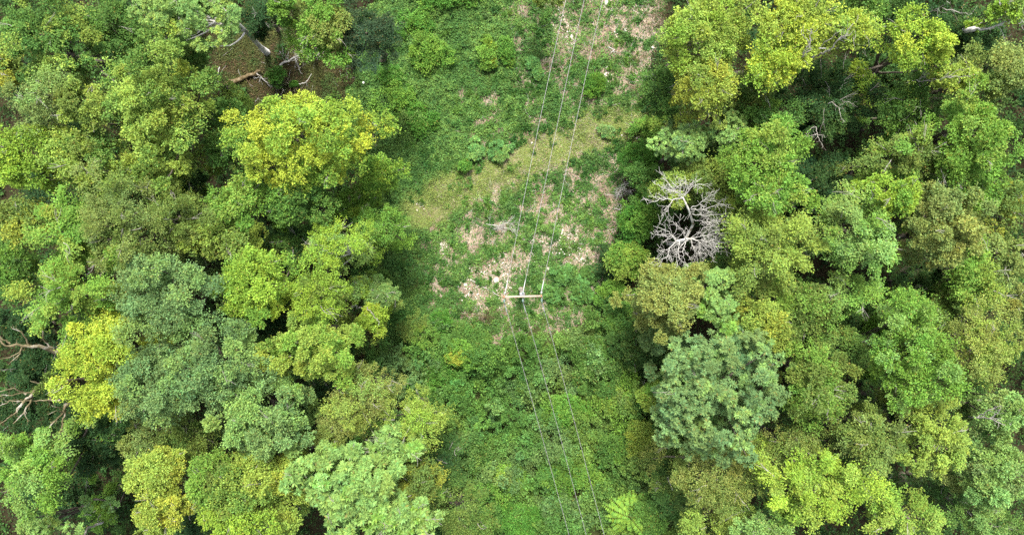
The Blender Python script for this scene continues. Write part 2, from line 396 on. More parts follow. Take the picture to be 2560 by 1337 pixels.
t('rounded bright yellow tree, the yellowest crown beside the clearing', 735, 345, 168, 124, 16.5, 'Y', 'clump', c2='LG', f2=.38, n='maple_tree', rb=.66, seed=5, sk=.3)
t('plain green tree half hidden behind the right flank of the bright yellow tree', 865, 335, 55, 85, 10, 'MG', 'clump', c2='OL', f2=.2, sk=.3)
t('small lime green tree at the right foot of the bright yellow tree', 945, 428, 52, 45, 9.5, 'LG', 'clump', c2='LL', f2=.4, sk=.3)
t('deep green rounded tree directly under the bright yellow tree', 735, 500, 92, 72, 13.5, 'MG', 'clump', c2='LG', f2=.3)
# --- west
t('olive gold tree at the left edge under the dark hollow', 45, 550, 68, 62, 14.5, 'OL', 'clump', c2='GD', f2=.35)
t('lime green tree with upright sprays beside the grey olive birch', 145, 580, 80, 110, 15.5, 'LG', 'spray', c2='YG', f2=.35)
t('large greyish olive birch with many pale bare twigs in its crown', 275, 555, 115, 130, 16.5, 'KH', 'fine', c2='OL', f2=.5, n='birch_tree', twigs=26)
t('smaller darker olive birch beside the greyish olive one', 440, 540, 88, 85, 15, 'OL', 'fine', c2='KH', f2=.35, n='birch_tree', twigs=12)
t('upright lime yellow tree between the darker olive birch and the deep green tree', 592, 500, 68, 72, 14.5, 'LG', 'clump', c2='YG', f2=.5)
t('low spreading yellow olive tree above the bluish green trio', 540, 600, 108, 52, 14, 'YG', 'clump', c2='OL', f2=.4)
t('plain green tree cut by the left edge halfway down', 25, 665, 55, 110, 12.5, 'MG', 'clump', c2='LG', f2=.3)
t('broad light green tree with yellowish rim beside the largest bluish tree', 165, 725, 135, 125, 16, 'LG', 'spray', c2='YG', f2=.5, twigs=12)
t('pale bluish green tree, uppermost of the bluish trio', 395, 750, 140, 112, 17, 'BG', 'clump', c2='PG', f2=.35, lsz=.9, n=A, twigs=8)
t('pale bluish green tree, broadest and lower right of the bluish trio', 525, 910, 132, 118, 17, 'BG', 'clump', c2='PG', f2=.45, lsz=.9, n=A, twigs=8)
t('pale bluish green tree beside the bright yellow hanging crown, lower left of the bluish trio', 375, 955, 92, 120, 16.5, 'BG', 'clump', c2='PG', f2=.3, lsz=.9, n=A)
t('vivid lime yellow tall narrow tree touching the bluish trio', 622, 715, 88, 118, 16, 'LL', 'clump', c2='LG', f2=.35)
t('bright pale yellow hanging crown next to the mossy dead branches', 228, 925, 88, 158, 16.5, 'Y', 'clump', c2='LL', f2=.3, lsz=.9)
t('small deep green tree in the hollow under the vivid lime tree', 735, 605, 55, 52, 10.5, 'MG', 'spray', c2='DG', f2=.4)
t('little rounded lime green tree at the edge of the clearing beside the grass track', 882, 508, 52, 42, 8, 'LG', 'clump', c2='LL', f2=.25)
t('pale lime birch with forked grey stems leaning over the clearing', 845, 608, 92, 66, 13.5, 'LL', 'fine', c2='PG', f2=.4, n='birch_tree', bark=M_LICHEN, twigs=14)
t('soft green spreading tree right of the pale lime birch', 945, 565, 82, 48, 10, 'LG', 'fine', c2='MG', f2=.35)
t('dense olive lime tree, roundest crown left of the clearing', 793, 730, 82, 82, 15, 'LL', 'fine', c2='OL', f2=.4)
t('thin pale green tree with few sprigs left of the clearing', 893, 722, 38, 30, 9, 'PG', 'clump', c2='LL', f2=.5, twigs=8, bark=M_PALEBARK)
t('small grey green tuft tree reaching farthest into the clearing', 952, 735, 40, 32, 9, 'PG', 'fine', c2='KH', f2=.4, twigs=10, bark=M_PALEBARK)
t('small yellow tipped tree with one curved whitish stem', 930, 800, 40, 40, 9.5, 'LL', 'clump', c2='Y', f2=.5, twigs=8, bark=M_PALEBARK)
t('knobbly golden olive tree below the roundest olive lime tree', 760, 882, 120, 92, 16, 'YG', 'clump', c2='LG', f2=.4, rb=.5, lsz=.9)
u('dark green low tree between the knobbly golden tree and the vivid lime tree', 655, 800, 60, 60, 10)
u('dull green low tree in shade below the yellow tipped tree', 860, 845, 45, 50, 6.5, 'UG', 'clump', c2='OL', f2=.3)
# --- south-west
t('light green tree with fanned sprays cut by the left edge near the bottom', 62, 1180, 105, 112, 15.5, 'LG', 'spray', c2='PG', f2=.35)
u('dark bottle green tree in the hollow below the mossy dead branches', 225, 1110, 90, 80, 9.5, 'DG', 'clump')
t('dull olive tree under the lower bluish trees, left of two', 340, 1105, 62, 58, 13, 'KH', 'fine', c2='OL', f2=.6)
t('dull olive green tree under the lower bluish trees, right of two', 450, 1095, 75, 52, 12.5, 'OL', 'fine', c2='MG', f2=.4)
t('dense pale green tree with whitish flecks below the bluish trio', 645, 1058, 138, 98, 16.5, 'PG', 'clump', c2='BG', f2=.4, rb=.55, lsz=.95)
t('golden green tree with drooping sprays beside the black hollow', 375, 1180, 82, 68, 14.5, 'YG', 'clump', c2='GD', f2=.4, twigs=8)
t('straw yellow tree with white twigs at the bottom edge', 385, 1285, 82, 68, 15, 'GD', 'clump', c2='YG', f2=.45, twigs=14)
t('olive green tree above the bottom edge beside the straw yellow tree', 520, 1215, 62, 85, 14.5, 'OL', 'clump', c2='LG', f2=.4)
t('yellow green tree with dark holes left of the star leaved ash', 615, 1215, 92, 78, 15, 'YG', 'clump', c2='MG', f2=.25, rough=1.5)
t('lime tree low at the bottom edge under the tree with dark holes', 590, 1310, 92, 50, 15, 'LL', 'clump', c2='OL', f2=.35)
t('golden tufted tree squeezed against the left flank of the star leaved ash', 700, 1190, 62, 68, 14, 'YG', 'clump', c2='GD', f2=.35)
t('pale yellow green tree at the bottom edge left of the star leaved ash', 695, 1310, 52, 48, 13.5, 'YG', 'clump', c2='OL', f2=.3)
u('black green tree at the bottom of the dark hollow', 130, 1265, 90, 70, 7.5, 'DG', 'clump')
t('small fresh green tree standing in the black hollow', 240, 1285, 32, 50, 7, 'LG', 'spray', group=GU)
t('pale grey green tree top at the bottom left edge', 105, 1320, 70, 32, 13, 'PG', 'rosette', lsz=.8, n=A)
# --- south
t('golden olive birch, the brighter of two beside the thicket', 898, 992, 92, 84, 14.5, 'OB', 'fine', c2='YG', f2=.4, n='birch_tree', twigs=14)
t('smaller brownish olive birch below the golden olive one', 825, 1085, 54, 42, 12.5, 'OB', 'fine', c2='OL', f2=.5, n='birch_tree', twigs=8)
t('pale lime birch standing farthest into the thicket', 1040, 1055, 66, 72, 13, 'YG', 'fine', c2='LL', f2=.4, n='birch_tree', twigs=12)
t('small star leaved ash with bare grey stems under the birches', 990, 1118, 84, 52, 13, 'PG', 'rosette', lsz=1.35, dens=.75, c2='LG', f2=.2, n=A, twigs=12)
t('big pale star leaved ash with dark gaps at the bottom', 862, 1225, 130, 108, 16, 'PG', 'rosette', lsz=1.35, dens=.75, c2='LG', f2=.2, n=A, twigs=16, rb=.5)
t('star leaved ash cut by the bottom edge with grey forked branches', 985, 1305, 105, 60, 15, 'PG', 'rosette', lsz=1.35, dens=.75, c2='LG', f2=.25, n=A, twigs=22)
t('olive tree with a few golden leaves right of the star leaved ashes', 1030, 1215, 85, 60, 12.5, 'OL', 'clump', c2='GD', f2=.3, twigs=12)
t('dull olive feathery tree at the bottom edge beside the thicket', 1150, 1290, 95, 68, 10.5, 'OL', 'fine', c2='MG', f2=.4)
u('dark green sapling between the small star leaved ash and the thicket', 1115, 1175, 60, 60, 7.5, 'UG', 'spray', c2='DG', f2=.4)
# --- north edge
t('mixed green tree with olive tips at the top edge left of the clearing', 795, 55, 78, 85, 13, 'LG', 'clump', c2='OB', f2=.35, twigs=10, sk=.3)
t('dense blue grey yew beside the clearing at the top', 912, 78, 82, 88, 12, 'YD', 'fine', c2='DG', f2=.3, n='yew_tree', dens=1.2, twigs=3, sk=.3)
t('little light green sprig tree cut by the top edge above the bare ground', 700, 5, 42, 24, 13, 'LG', 'clump')
u('dark green low tree at the top edge behind the leaning ash', 640, 30, 60, 55, 7, sk=.3)
t('yellowish tree tip at the top edge beside the left wire', 1355, -8, 42, 22, 6, 'OL', 'clump', c2='YG', f2=.4, base=(1345, -70), sk=0)
sh('low green bush cut by the top edge above the clearing', 1110, -5, 80, 26, 1.0, 'VG', c2='LG', f2=.3)
# --- north-east
t('broad yellow green tree with grey twigs forming the upper right corner of the clearing', 1770, 65, 125, 95, 15.5, 'YG', 'clump', c2='LL', f2=.4, twigs=18)
t('yellowing tree with straw coloured tips below the broad yellow green tree', 1775, 205, 78, 80, 15, 'YG', 'clump', c2='GD', f2=.55, twigs=14)
t('dark green bushy tree bulging over the top right of the clearing', 1660, 225, 70, 80, 10.5, 'MG', 'spray', c2='DG', f2=.3)
t('olive tree in the shade right of the yellowing tree', 1870, 235, 68, 52, 12, 'OL', 'clump', c2='MG', f2=.4, twigs=8)
t('pale mint feathery ash, the larger of two at the clearing corner', 1720, 350, 70, 62, 12.5, 'PG', 'rosette', c2='BG', f2=.3, lsz=.75, n=A)
t('pale mint feathery ash, the smaller of two touching the green slope', 1828, 325, 50, 48, 12.5, 'PG', 'rosette', lsz=.75, n=A)
t('mid green tree above the tall lime tree and right of the mint ashes', 1935, 290, 65, 50, 13, 'MG', 'clump', c2='LG', f2=.3)
t('tall lime green tree with grey twigs behind the bare dead tree', 1930, 385, 98, 90, 16, 'LG', 'clump', c2='YG', f2=.45, twigs=12)
t('olive tree spreading behind the top of the bare dead tree', 1765, 450, 118, 62, 11.5, 'OL', 'clump', c2='YG', f2=.4)
t('lime green tree above the layered yellow olive tree', 1955, 480, 88, 55, 16, 'LG', 'clump', c2='YG', f2=.4, twigs=12)
t('olive green tree just right of the bare dead tree', 1862, 535, 62, 75, 12, 'OL', 'clump', c2='YG', f2=.35)
t('large yellow olive tree in horizontal layers right of the bare dead tree', 1955, 620, 132, 118, 16.5, 'YG', 'spray', c2='OL', f2=.35, rb=.75)
t('yellow tree top with long white bare boughs at the top edge', 2000, 45, 112, 75, 16.5, 'Y', 'clump', c2='YG', f2=.5, twigs=20)
t('yellow lime tree hanging over the dark green sprays', 1955, 150, 68, 72, 16, 'Y', 'clump', c2='LL', f2=.5, twigs=12)
t('yellow green spreading bough tree left of the green top edge tree', 2140, 62, 78, 45, 15, 'YG', 'clump', c2='Y', f2=.5, twigs=16)
t('plain green tree at the top edge right of the yellow bough', 2180, 18, 68, 40, 13.5, 'MG', 'clump', c2='LG', f2=.3)
t('glowing lime yellow rounded tree alone against dark shade', 2318, 105, 84, 76, 16, 'LL', 'clump', c2='Y', f2=.35)
u('dark green leafy tree around the grey dead bough at the top right', 2440, 75, 92, 75, 10.5, 'UG', 'clump', c2='DG', f2=.6)
t('pale lime tree tip in the top right corner', 2535, 10, 42, 26, 15, 'LL', 'clump', c2='PG', f2=.3)
t('dull olive tree at the right edge below the dead bough', 2515, 175, 62, 92, 15, 'KH', 'clump', c2='OL', f2=.5)
t('small yellow tree with a fan of long grey branches', 2405, 188, 72, 36, 15, 'YG', 'clump', c2='Y', f2=.4, twigs=22)
u('dark green tree of hanging sprays with grey bare branches', 2080, 240, 125, 115, 11.5, 'UG', 'spray', c2='DG', f2=.55, twigs=24)
t('mid green thin crowned tree between the dark sprays and the large rounded tree', 2300, 265, 82, 72, 13, 'MG', 'spray', c2='LG', f2=.35, twigs=10)
t('large rounded light green tree near the right edge', 2448, 335, 100, 118, 16.5, 'LG', 'clump', c2='YG', f2=.35, rb=.6)
t('olive green tree with loose sprays beside the black gap', 2300, 385, 112, 82, 15, 'OL', 'spray', c2='LG', f2=.5, twigs=16)
u('very dark green tree beside the black gap', 2065, 440, 72, 75, 8.5)
u('deep shaded tree between the tall lime tree and the hanging sprays', 2015, 330, 50, 60, 8)
u('shaded green tree under the glowing lime yellow tree', 2230, 175, 75, 75, 8, 'UG', 'clump', c2='DG', f2=.5)
u('dark round tree in the shade right of the glowing lime yellow tree', 2430, 145, 60, 48, 8, 'DG', 'clump')
# --- east
t('large pale green tree with whitish sprays right of the layered tree', 2175, 580, 118, 112, 16.5, 'PG', 'spray', c2='LG', f2=.45, twigs=8, lsz=.95)
t('light lime tree tip above the khaki tree', 2255, 485, 58, 50, 16, 'LL', 'clump', c2='LG', f2=.4)
t('khaki brown tree with many small tufts near the right edge', 2378, 575, 85, 122, 16.5, 'KH', 'clump', c2='OB', f2=.45, rb=.5, twigs=8)
t('mid green tree at the foot of the large rounded tree', 2465, 485, 55, 55, 14.5, 'LG', 'clump', c2='MG', f2=.4)
t('dark olive tree at the right edge beside the mid green foot', 2530, 520, 42, 85, 14, 'OL', 'clump', c2='GD', f2=.25)
t('green yellow tree with upright pointed sprays right of the khaki tree', 2462, 690, 72, 98, 14.5, 'LG', 'spray', c2='YG', f2=.5)
t('olive tree at the right edge beside the pointed sprays', 2535, 650, 42, 80, 14.5, 'OL', 'spray', c2='KH', f2=.5)
t('soft green tree drooping below the large pale green tree', 2165, 740, 82, 68, 14, 'PG', 'spray', c2='LG', f2=.6)
t('fresh light green tree with rounded lobes, the largest of its colour', 2300, 905, 122, 128, 16.5, 'LG', 'clump', c2='PG', f2=.35, rb=.72, seed=21)
t('fresh green branch tree between the black gaps and the fresh lobed tree', 2285, 770, 70, 48, 13, 'MG', 'clump', c2='LG', f2=.5)
t('olive green spray tree above the golden edge tree', 2390, 770, 85, 50, 12.5, 'OL', 'spray', c2='LG', f2=.4)
t('golden olive tree at the right edge', 2485, 865, 88, 105, 15.5, 'YG', 'fine', c2='OB', f2=.5)
t('brownish tree cut by the right edge above the golden olive tree', 2545, 750, 35, 60, 13.5, 'KH', 'fine', c2='OB', f2=.5)
t('rusty khaki tree, the brownest crown beside the clearing', 1678, 748, 100, 92, 14.5, 'OB', 'clump', c2='KH', f2=.35, rb=.5, n='oak_tree', seed=31)
t('bright mint narrow pine like tree beside the rusty khaki tree', 1800, 748, 52, 96, 14.5, 'PG', 'rosette', c2='LG', f2=.3, n='pine_tree', lsz=.95)
t('golden green tree between the mint narrow tree and the big blue green tree', 1915, 805, 80, 72, 14.5, 'YG', 'clump', c2='GD', f2=.3)
t('olive tree under the layered yellow olive tree', 2030, 780, 72, 78, 14, 'OL', 'clump', c2='LG', f2=.4)
t('great blue green tree of star shaped tufts, the largest crown in the wood', 1812, 985, 180, 168, 17, 'BG', 'rosette', c2='PG', f2=.25, rb=.62, n=A, twigs=4, lsz=1.05, seed=41)
t('olive green tree touching the right flank of the great blue green tree', 2058, 955, 100, 112, 15, 'OL', 'clump', c2='LG', f2=.45)
t('mid green tree above the olive flank tree', 2130, 865, 68, 60, 12.5, 'OL', 'spray', c2='MG', f2=.5)
u('dark green tree in the gap left of the fresh lobed tree', 2190, 820, 50, 62, 8.5, 'UG', 'spray', c2='DG', f2=.5)
t('greyish olive tree of leafy points between the olive flank tree and the golden ridge tree', 2205, 1105, 88, 95, 15, 'OL', 'spray', c2='KH', f2=.5)
t('golden green tree in rounded ridges below the fresh lobed tree', 2368, 1105, 96, 98, 16, 'YG', 'spray', c2='OL', f2=.3, rb=.6)
t('pale grey green tree at the right edge with a white forked bough', 2530, 1035, 52, 66, 16, 'PG', 'clump', c2='KH', f2=.3)
t('pale sage tree filling the lower right edge', 2500, 1185, 82, 112, 15.5, 'PG', 'clump', c2='SG', f2=.45, rb=.55)
t('sage green tree in the bottom right corner', 2470, 1305, 100, 45, 14, 'PG', 'fine', c2='MG', f2=.45)
# --- south-east
t('shining lime yellow tree of broad sprays near the bottom edge', 2045, 1232, 138, 105, 16.5, 'LL', 'spray', c2='YG', f2=.4)
t('dusty olive gold tree below the great blue green tree', 1800, 1205, 122, 88, 14, 'OB', 'fine', c2='OL', f2=.6)
t('dusty green gold tree at the bottom edge under the dusty olive one', 1790, 1310, 110, 50, 12.5, 'YG', 'fine', c2='OL', f2=.5)
t('lime olive tree at the bottom edge right of the shining sprays', 2280, 1300, 105, 58, 15, 'YG', 'spray', c2='LG', f2=.4)
t('pale mint tree at the bottom edge below the shining sprays', 1925, 1325, 72, 38, 14.5, 'PG', 'clump', c2='LG', f2=.3)
t('dull olive tree between the great blue green tree and the shining sprays', 1985, 1115, 85, 60, 13, 'OL', 'fine', c2='OB', f2=.3)
u('dark green tree in the gap right of the shining sprays', 2215, 1225, 70, 60, 8.5, 'UG', 'spray', c2='DG', f2=.5)
u('dark sage tree low between the golden ridge tree and the sage corner', 2385, 1240, 75, 60, 10, 'UG', 'fine', c2='PG', f2=.2)
t('small yellow green tree wedged at the left flank of the great blue green tree', 1640, 985, 30, 42, 6, 'LG', 'clump', c2='YG', f2=.5)
# --- gap fillers that show as darker crowns between the tall ones
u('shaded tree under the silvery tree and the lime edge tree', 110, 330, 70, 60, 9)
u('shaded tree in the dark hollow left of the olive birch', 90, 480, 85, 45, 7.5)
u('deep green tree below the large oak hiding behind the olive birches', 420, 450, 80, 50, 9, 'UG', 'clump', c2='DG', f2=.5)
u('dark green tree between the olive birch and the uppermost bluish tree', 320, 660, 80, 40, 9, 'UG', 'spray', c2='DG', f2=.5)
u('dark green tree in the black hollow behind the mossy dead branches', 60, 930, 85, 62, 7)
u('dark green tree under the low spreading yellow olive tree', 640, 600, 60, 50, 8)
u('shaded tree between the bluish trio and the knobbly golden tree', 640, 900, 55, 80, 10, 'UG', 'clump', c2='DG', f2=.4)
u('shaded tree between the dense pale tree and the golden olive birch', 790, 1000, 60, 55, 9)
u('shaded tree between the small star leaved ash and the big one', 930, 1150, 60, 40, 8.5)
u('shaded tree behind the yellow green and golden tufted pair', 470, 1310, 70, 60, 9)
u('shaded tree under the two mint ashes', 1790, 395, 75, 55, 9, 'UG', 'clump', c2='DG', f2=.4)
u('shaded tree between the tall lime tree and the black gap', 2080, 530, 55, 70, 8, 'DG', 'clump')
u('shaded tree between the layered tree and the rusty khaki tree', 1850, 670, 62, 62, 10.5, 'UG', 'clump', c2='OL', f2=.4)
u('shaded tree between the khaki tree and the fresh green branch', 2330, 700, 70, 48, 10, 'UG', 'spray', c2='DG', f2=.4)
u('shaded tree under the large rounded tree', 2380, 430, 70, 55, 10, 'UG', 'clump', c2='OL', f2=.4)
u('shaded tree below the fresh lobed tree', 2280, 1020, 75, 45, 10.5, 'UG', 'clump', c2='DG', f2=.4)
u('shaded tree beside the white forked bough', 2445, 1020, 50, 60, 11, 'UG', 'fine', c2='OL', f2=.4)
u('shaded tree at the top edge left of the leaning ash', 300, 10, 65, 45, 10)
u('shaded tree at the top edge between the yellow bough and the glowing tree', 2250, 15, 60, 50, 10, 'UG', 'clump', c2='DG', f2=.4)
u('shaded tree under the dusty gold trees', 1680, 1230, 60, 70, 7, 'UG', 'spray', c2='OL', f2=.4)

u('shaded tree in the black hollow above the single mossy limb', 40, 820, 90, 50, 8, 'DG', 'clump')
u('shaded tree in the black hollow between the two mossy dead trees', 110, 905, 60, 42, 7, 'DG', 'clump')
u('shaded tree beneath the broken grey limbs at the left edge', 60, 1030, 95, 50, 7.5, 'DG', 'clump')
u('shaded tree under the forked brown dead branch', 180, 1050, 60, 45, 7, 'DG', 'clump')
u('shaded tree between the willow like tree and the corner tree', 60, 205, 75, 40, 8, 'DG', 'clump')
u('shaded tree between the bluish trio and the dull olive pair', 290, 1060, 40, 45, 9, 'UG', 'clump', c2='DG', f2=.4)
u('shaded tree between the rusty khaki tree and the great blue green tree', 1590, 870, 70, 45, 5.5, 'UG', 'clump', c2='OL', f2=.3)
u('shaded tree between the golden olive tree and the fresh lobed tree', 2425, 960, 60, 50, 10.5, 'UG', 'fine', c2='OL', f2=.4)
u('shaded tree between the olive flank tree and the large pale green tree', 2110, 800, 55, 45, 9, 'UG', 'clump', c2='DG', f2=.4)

# --- bushes along the clearing and in the thicket
sh('glossy bright green bush left of the bare dead tree', 1600, 545, 62, 62, 4.5, 'VG', c2='LG', f2=.4)
sh('yellow tipped bush at the clearing edge below the glossy bush', 1568, 640, 46, 50, 4.0, 'LG', c2='YG', f2=.5)
sh('dull green bush between the mint ash and the bare dead tree', 1640, 480, 68, 60, 5, 'MG', c2='OL', f2=.3)
sh('dark green bush under the yellow tipped bush', 1530, 660, 40, 48, 2.2, 'DG', 'spray')
sh('fresh green bush at the end of the grass track', 1600, 395, 56, 42, 3, 'VG', c2='LG', f2=.3)
sh('yellow green low bush where the grass track meets the trees', 1630, 310, 55, 35, 1.6, 'LG', 'spray', c2='YG', f2=.4)
sh('rounded light green bush standing alone at the top left of the clearing', 1065, 125, 50, 46, 1.2, 'LG', c2='VG', f2=.4)
sh('ragged green bush above the rounded light one', 1045, 55, 50, 30, .8, 'VG', 'clump', c2='LG', f2=.4)
sh('two lobed green bush with a pale patch beside the yew', 985, 190, 42, 26, .9, 'VG', c2='PG', f2=.2, lsz=.8)
sh('apple green bush below the two lobed one', 1000, 240, 44, 32, .9, 'LG', c2='VG', f2=.4)
sh('bluish green nettle bush left of the straw patches', 1045, 300, 55, 38, .7, 'VG', 'clump', c2='PG', f2=.25)
sh('slim yellow flecked bush near the middle of the top clearing', 1220, 135, 20, 40, .9, 'LG', c2='Y', f2=.2)
sh('small lime bush beside the slim yellow flecked one', 1265, 140, 20, 42, .8, 'LG', 'clump', c2='VG', f2=.4)
sh('soft feathery green bush between middle and right wires near the straw', 1488, 208, 32, 26, .9, 'VG', 'fine')
sh('pale leaved bush at the foot of the long straw patch, upper', 1330, 158, 18, 16, .7, 'LV', 'rosette', lsz=.8)
sh('pale leaved bush at the foot of the long straw patch, lower', 1345, 182, 14, 12, .6, 'LV', 'rosette', lsz=.8)
sh('large leaved pale green plant beside the grass track, narrower of two', 1190, 375, 18, 36, .8, 'LV', 'rosette', c2='PG', f2=.4, lsz=.8, n='large_leaved_plant', cat='plant')
sh('large leaved pale green plant beside the grass track, wider of two', 1248, 380, 32, 26, .8, 'LV', 'rosette', c2='PG', f2=.4, lsz=.8, n='large_leaved_plant', cat='plant')
sh('small acid green bush at the upper edge of the grass track', 1160, 417, 18, 14, .8, 'LG', c2='VG', f2=.4)
sh('silvery green plant by the right wire under the end of the track', 1520, 330, 20, 14, .6, 'LV', 'rosette', c2='SG', f2=.5, lsz=.7, n='large_leaved_plant', cat='plant')
sh('leathery dark leaved plant right of the crossarm, tallest clump', 1408, 690, 28, 26, .8, 'LV', 'rosette', c2='MG', f2=.5, lsz=.75, n='large_leaved_plant', cat='plant')
sh('leathery dark leaved plant touching the right wire insulator', 1385, 735, 32, 26, .8, 'LV', 'rosette', c2='MG', f2=.5, lsz=.75, n='large_leaved_plant', cat='plant')
sh('leathery dark leaved plant farther right, upper of two', 1475, 692, 26, 20, .8, 'LV', 'rosette', c2='MG', f2=.4, lsz=.75, n='large_leaved_plant', cat='plant')
sh('leathery dark leaved plant farther right, lower of two', 1458, 735, 28, 26, .8, 'LV', 'rosette', c2='MG', f2=.6, lsz=.75, n='large_leaved_plant', cat='plant')
sh('olive feathery bush in the hollow below the curved white stem', 1042, 828, 48, 38, 3, 'OL', 'fine', c2='LG', f2=.3)
sh('emerald bush left of the bare straw under the pole', 1103, 800, 22, 24, 1.6, 'VG', c2='BG', f2=.3)
sh('big soft green bush at the north edge of the thicket', 1170, 855, 75, 50, 2.6, 'MG', 'spray', c2='VG', f2=.3)
sh('orange flecked bush on the left side of the thicket', 1150, 885, 48, 34, 3.2, 'LG', c2='GD', f2=.22)
sh('dark sage bush on the right side of the thicket', 1500, 910, 85, 75, 4, 'MG', 'clump', c2='PG', f2=.22)
sh('plain green bush between the straw and the rusty khaki tree', 1560, 790, 75, 60, 4.2, 'MG', c2='LG', f2=.35)
sh('light leaved bush beside the right plant clump', 1530, 735, 40, 34, 2.2, 'LG', c2='VG', f2=.5)
sh('lime leaved bush crossing under the wires in the thicket', 1420, 1020, 62, 42, 3.2, 'LG', c2='VG', f2=.4)
sh('yellow flecked bush right of the wires in the thicket', 1540, 1000, 60, 50, 3.4, 'LG', c2='YG', f2=.35)
sh('gold tipped bush at the left foot of the great blue green tree', 1600, 1090, 45, 40, 3.8, 'YG', c2='GD', f2=.35)
sh('dark bush at the left edge of the thicket below the birch', 1080, 950, 80, 60, 2.6, 'MG', 'clump', c2='VG', f2=.5)
sh('grey green bush low in the thicket left of the wires', 1180, 1130, 62, 48, 3.2, 'MG', c2='PG', f2=.3)
sh('yellow dotted bush near the bottom left of the thicket', 1270, 1200, 62, 44, 3.4, 'LG', c2='Y', f2=.15)
sh('lime bush at the bottom of the thicket under the wires', 1420, 1180, 78, 50, 3.2, 'LG', c2='VG', f2=.4)
sh('plain green bush at the bottom edge between wires and birch', 1300, 1300, 88, 48, 3.6, 'VG', c2='MG', f2=.4)
sh('deep green bush at the bottom edge right of the fern leaved sapling', 1640, 1290, 55, 55, 5, 'MG', c2='LG', f2=.3)
sh('mottled green bush between the wires and the great blue green tree', 1555, 1130, 62, 48, 3.6, 'MG', c2='LG', f2=.5)
sh('dark leaved bush below the olive tuft at the wood edge', 920, 690, 50, 32, 1.8, 'MG', 'clump', c2='OL', f2=.3)
sh('small vivid green bush among the fallen branches', 690, 190, 26, 22, 1.3, 'MG', c2='VG', f2=.5)
sh('tiny fresh green bush at the tip of the fallen log', 735, 208, 9, 8, .7, 'VG', lsz=.7)
# ------------------------------------------------------------------ ground fields (metres)
def blob(x, y, px, py, rx, ry, rot=0.0):
    c = P(px, py); sx = rx * H / F; sy = ry * H / F; a = R(-rot)
    dx, dy = x - c[0], y - c[1]; u = dx * math.cos(a) + dy * math.sin(a); v = -dx * math.sin(a) + dy * math.cos(a)
    return 1 - np.sqrt((u / sx) ** 2 + (v / sy) ** 2)
STRAW = [(1520, 30, 130, 95, 0), (1420, 110, 75, 90, 20), (1375, 150, 30, 60, 30), (1600, 170, 55, 160, 10), (1500, 110, 110, 50, 0), (1620, 60, 60, 90, 0), (1340, 45, 35, 28, 0),
         (1230, 250, 45, 28, 10), (1300, 255, 20, 30, 0), (1215, 305, 50, 18, -10), (1250, 325, 22, 14, 0), (1155, 240, 12, 18, 0), (1180, 340, 14, 28, 20), (1190, 390, 14, 14, 0),
         (1330, 300, 22, 16, 0), (1510, 180, 20, 22, 0), (1490, 355, 38, 16, -5), (1040, 455, 10, 12, 0),
         (1370, 420, 60, 25, -25), (1390, 530, 75, 42, -10), (1345, 510, 45, 55, 10), (1490, 450, 45, 25, 20), (1525, 560, 25, 90, 5), (1510, 480, 24, 40, -20),
         (1250, 570, 45, 22, 10), (1180, 600, 30, 60, 10), (1110, 615, 22, 18, 30), (1350, 595, 30, 30, 0), (1430, 570, 60, 40, 30), (1480, 640, 40, 60, 0), (1440, 655, 30, 40, 0),
         (1250, 680, 100, 60, 0), (1185, 720, 55, 45, 10), (1290, 650, 55, 40, 0), (1270, 760, 40, 60, 10), (1170, 790, 75, 26, 0), (1350, 765, 22, 30, 0), (1255, 835, 22, 35, 0),
         (1400, 790, 50, 25, 10), (1240, 500, 30, 14, 0), (1190, 500, 22, 12, 0), (1100, 720, 22, 14, 0), (1085, 570, 18, 12, 0), (1425, 745, 20, 20, 0), (1500, 700, 24, 40, 0),
         (930, 340, 22, 28, 30), (1130, 500, 12, 8, 0)]
TRACK = [(1060, 520), (1130, 480), (1210, 445), (1290, 410), (1370, 375), (1450, 345), (1540, 318), (1640, 300)]
def seg_dist(x, y, pts):
    d = np.full(np.shape(x), 1e9)
    for (a, b) in zip(pts[:-1], pts[1:]):
        A_, B_ = P(*a)[:2], P(*b)[:2]; ab = B_ - A_; t = np.clip(((x - A_[0]) * ab[0] + (y - A_[1]) * ab[1]) / (ab @ ab), 0, 1)
        d = np.minimum(d, np.hypot(x - A_[0] - t * ab[0], y - A_[1] - t * ab[1]))
    return d
CLEAR = [(930, -40), (880, 200), (850, 300), (930, 420), (880, 520), (930, 660), (900, 800), (960, 850), (1060, 850), (1250, 850), (1480, 800), (1530, 700), (1545, 480), (1600, 380), (1690, 320), (1600, 230), (1650, 100), (1680, -40)]
THICK = [(880, 800), (960, 840), (1100, 800), (1230, 850), (1300, 780), (1480, 790), (1620, 780), (1680, 900), (1720, 1050), (1720, 1400), (1150, 1400), (1150, 1150), (980, 950)]
def inside(x, y, poly):
    pts = [P(*q)[:2] for q in poly]; r = np.zeros(np.shape(x), bool)
    for (a, b) in zip(pts, pts[1:] + pts[:1]):
        c = ((a[1] > y) != (b[1] > y)) & (x < (b[0] - a[0]) * (y - a[1]) / (b[1] - a[1] + 1e-12) + a[0]); r ^= c
    return r
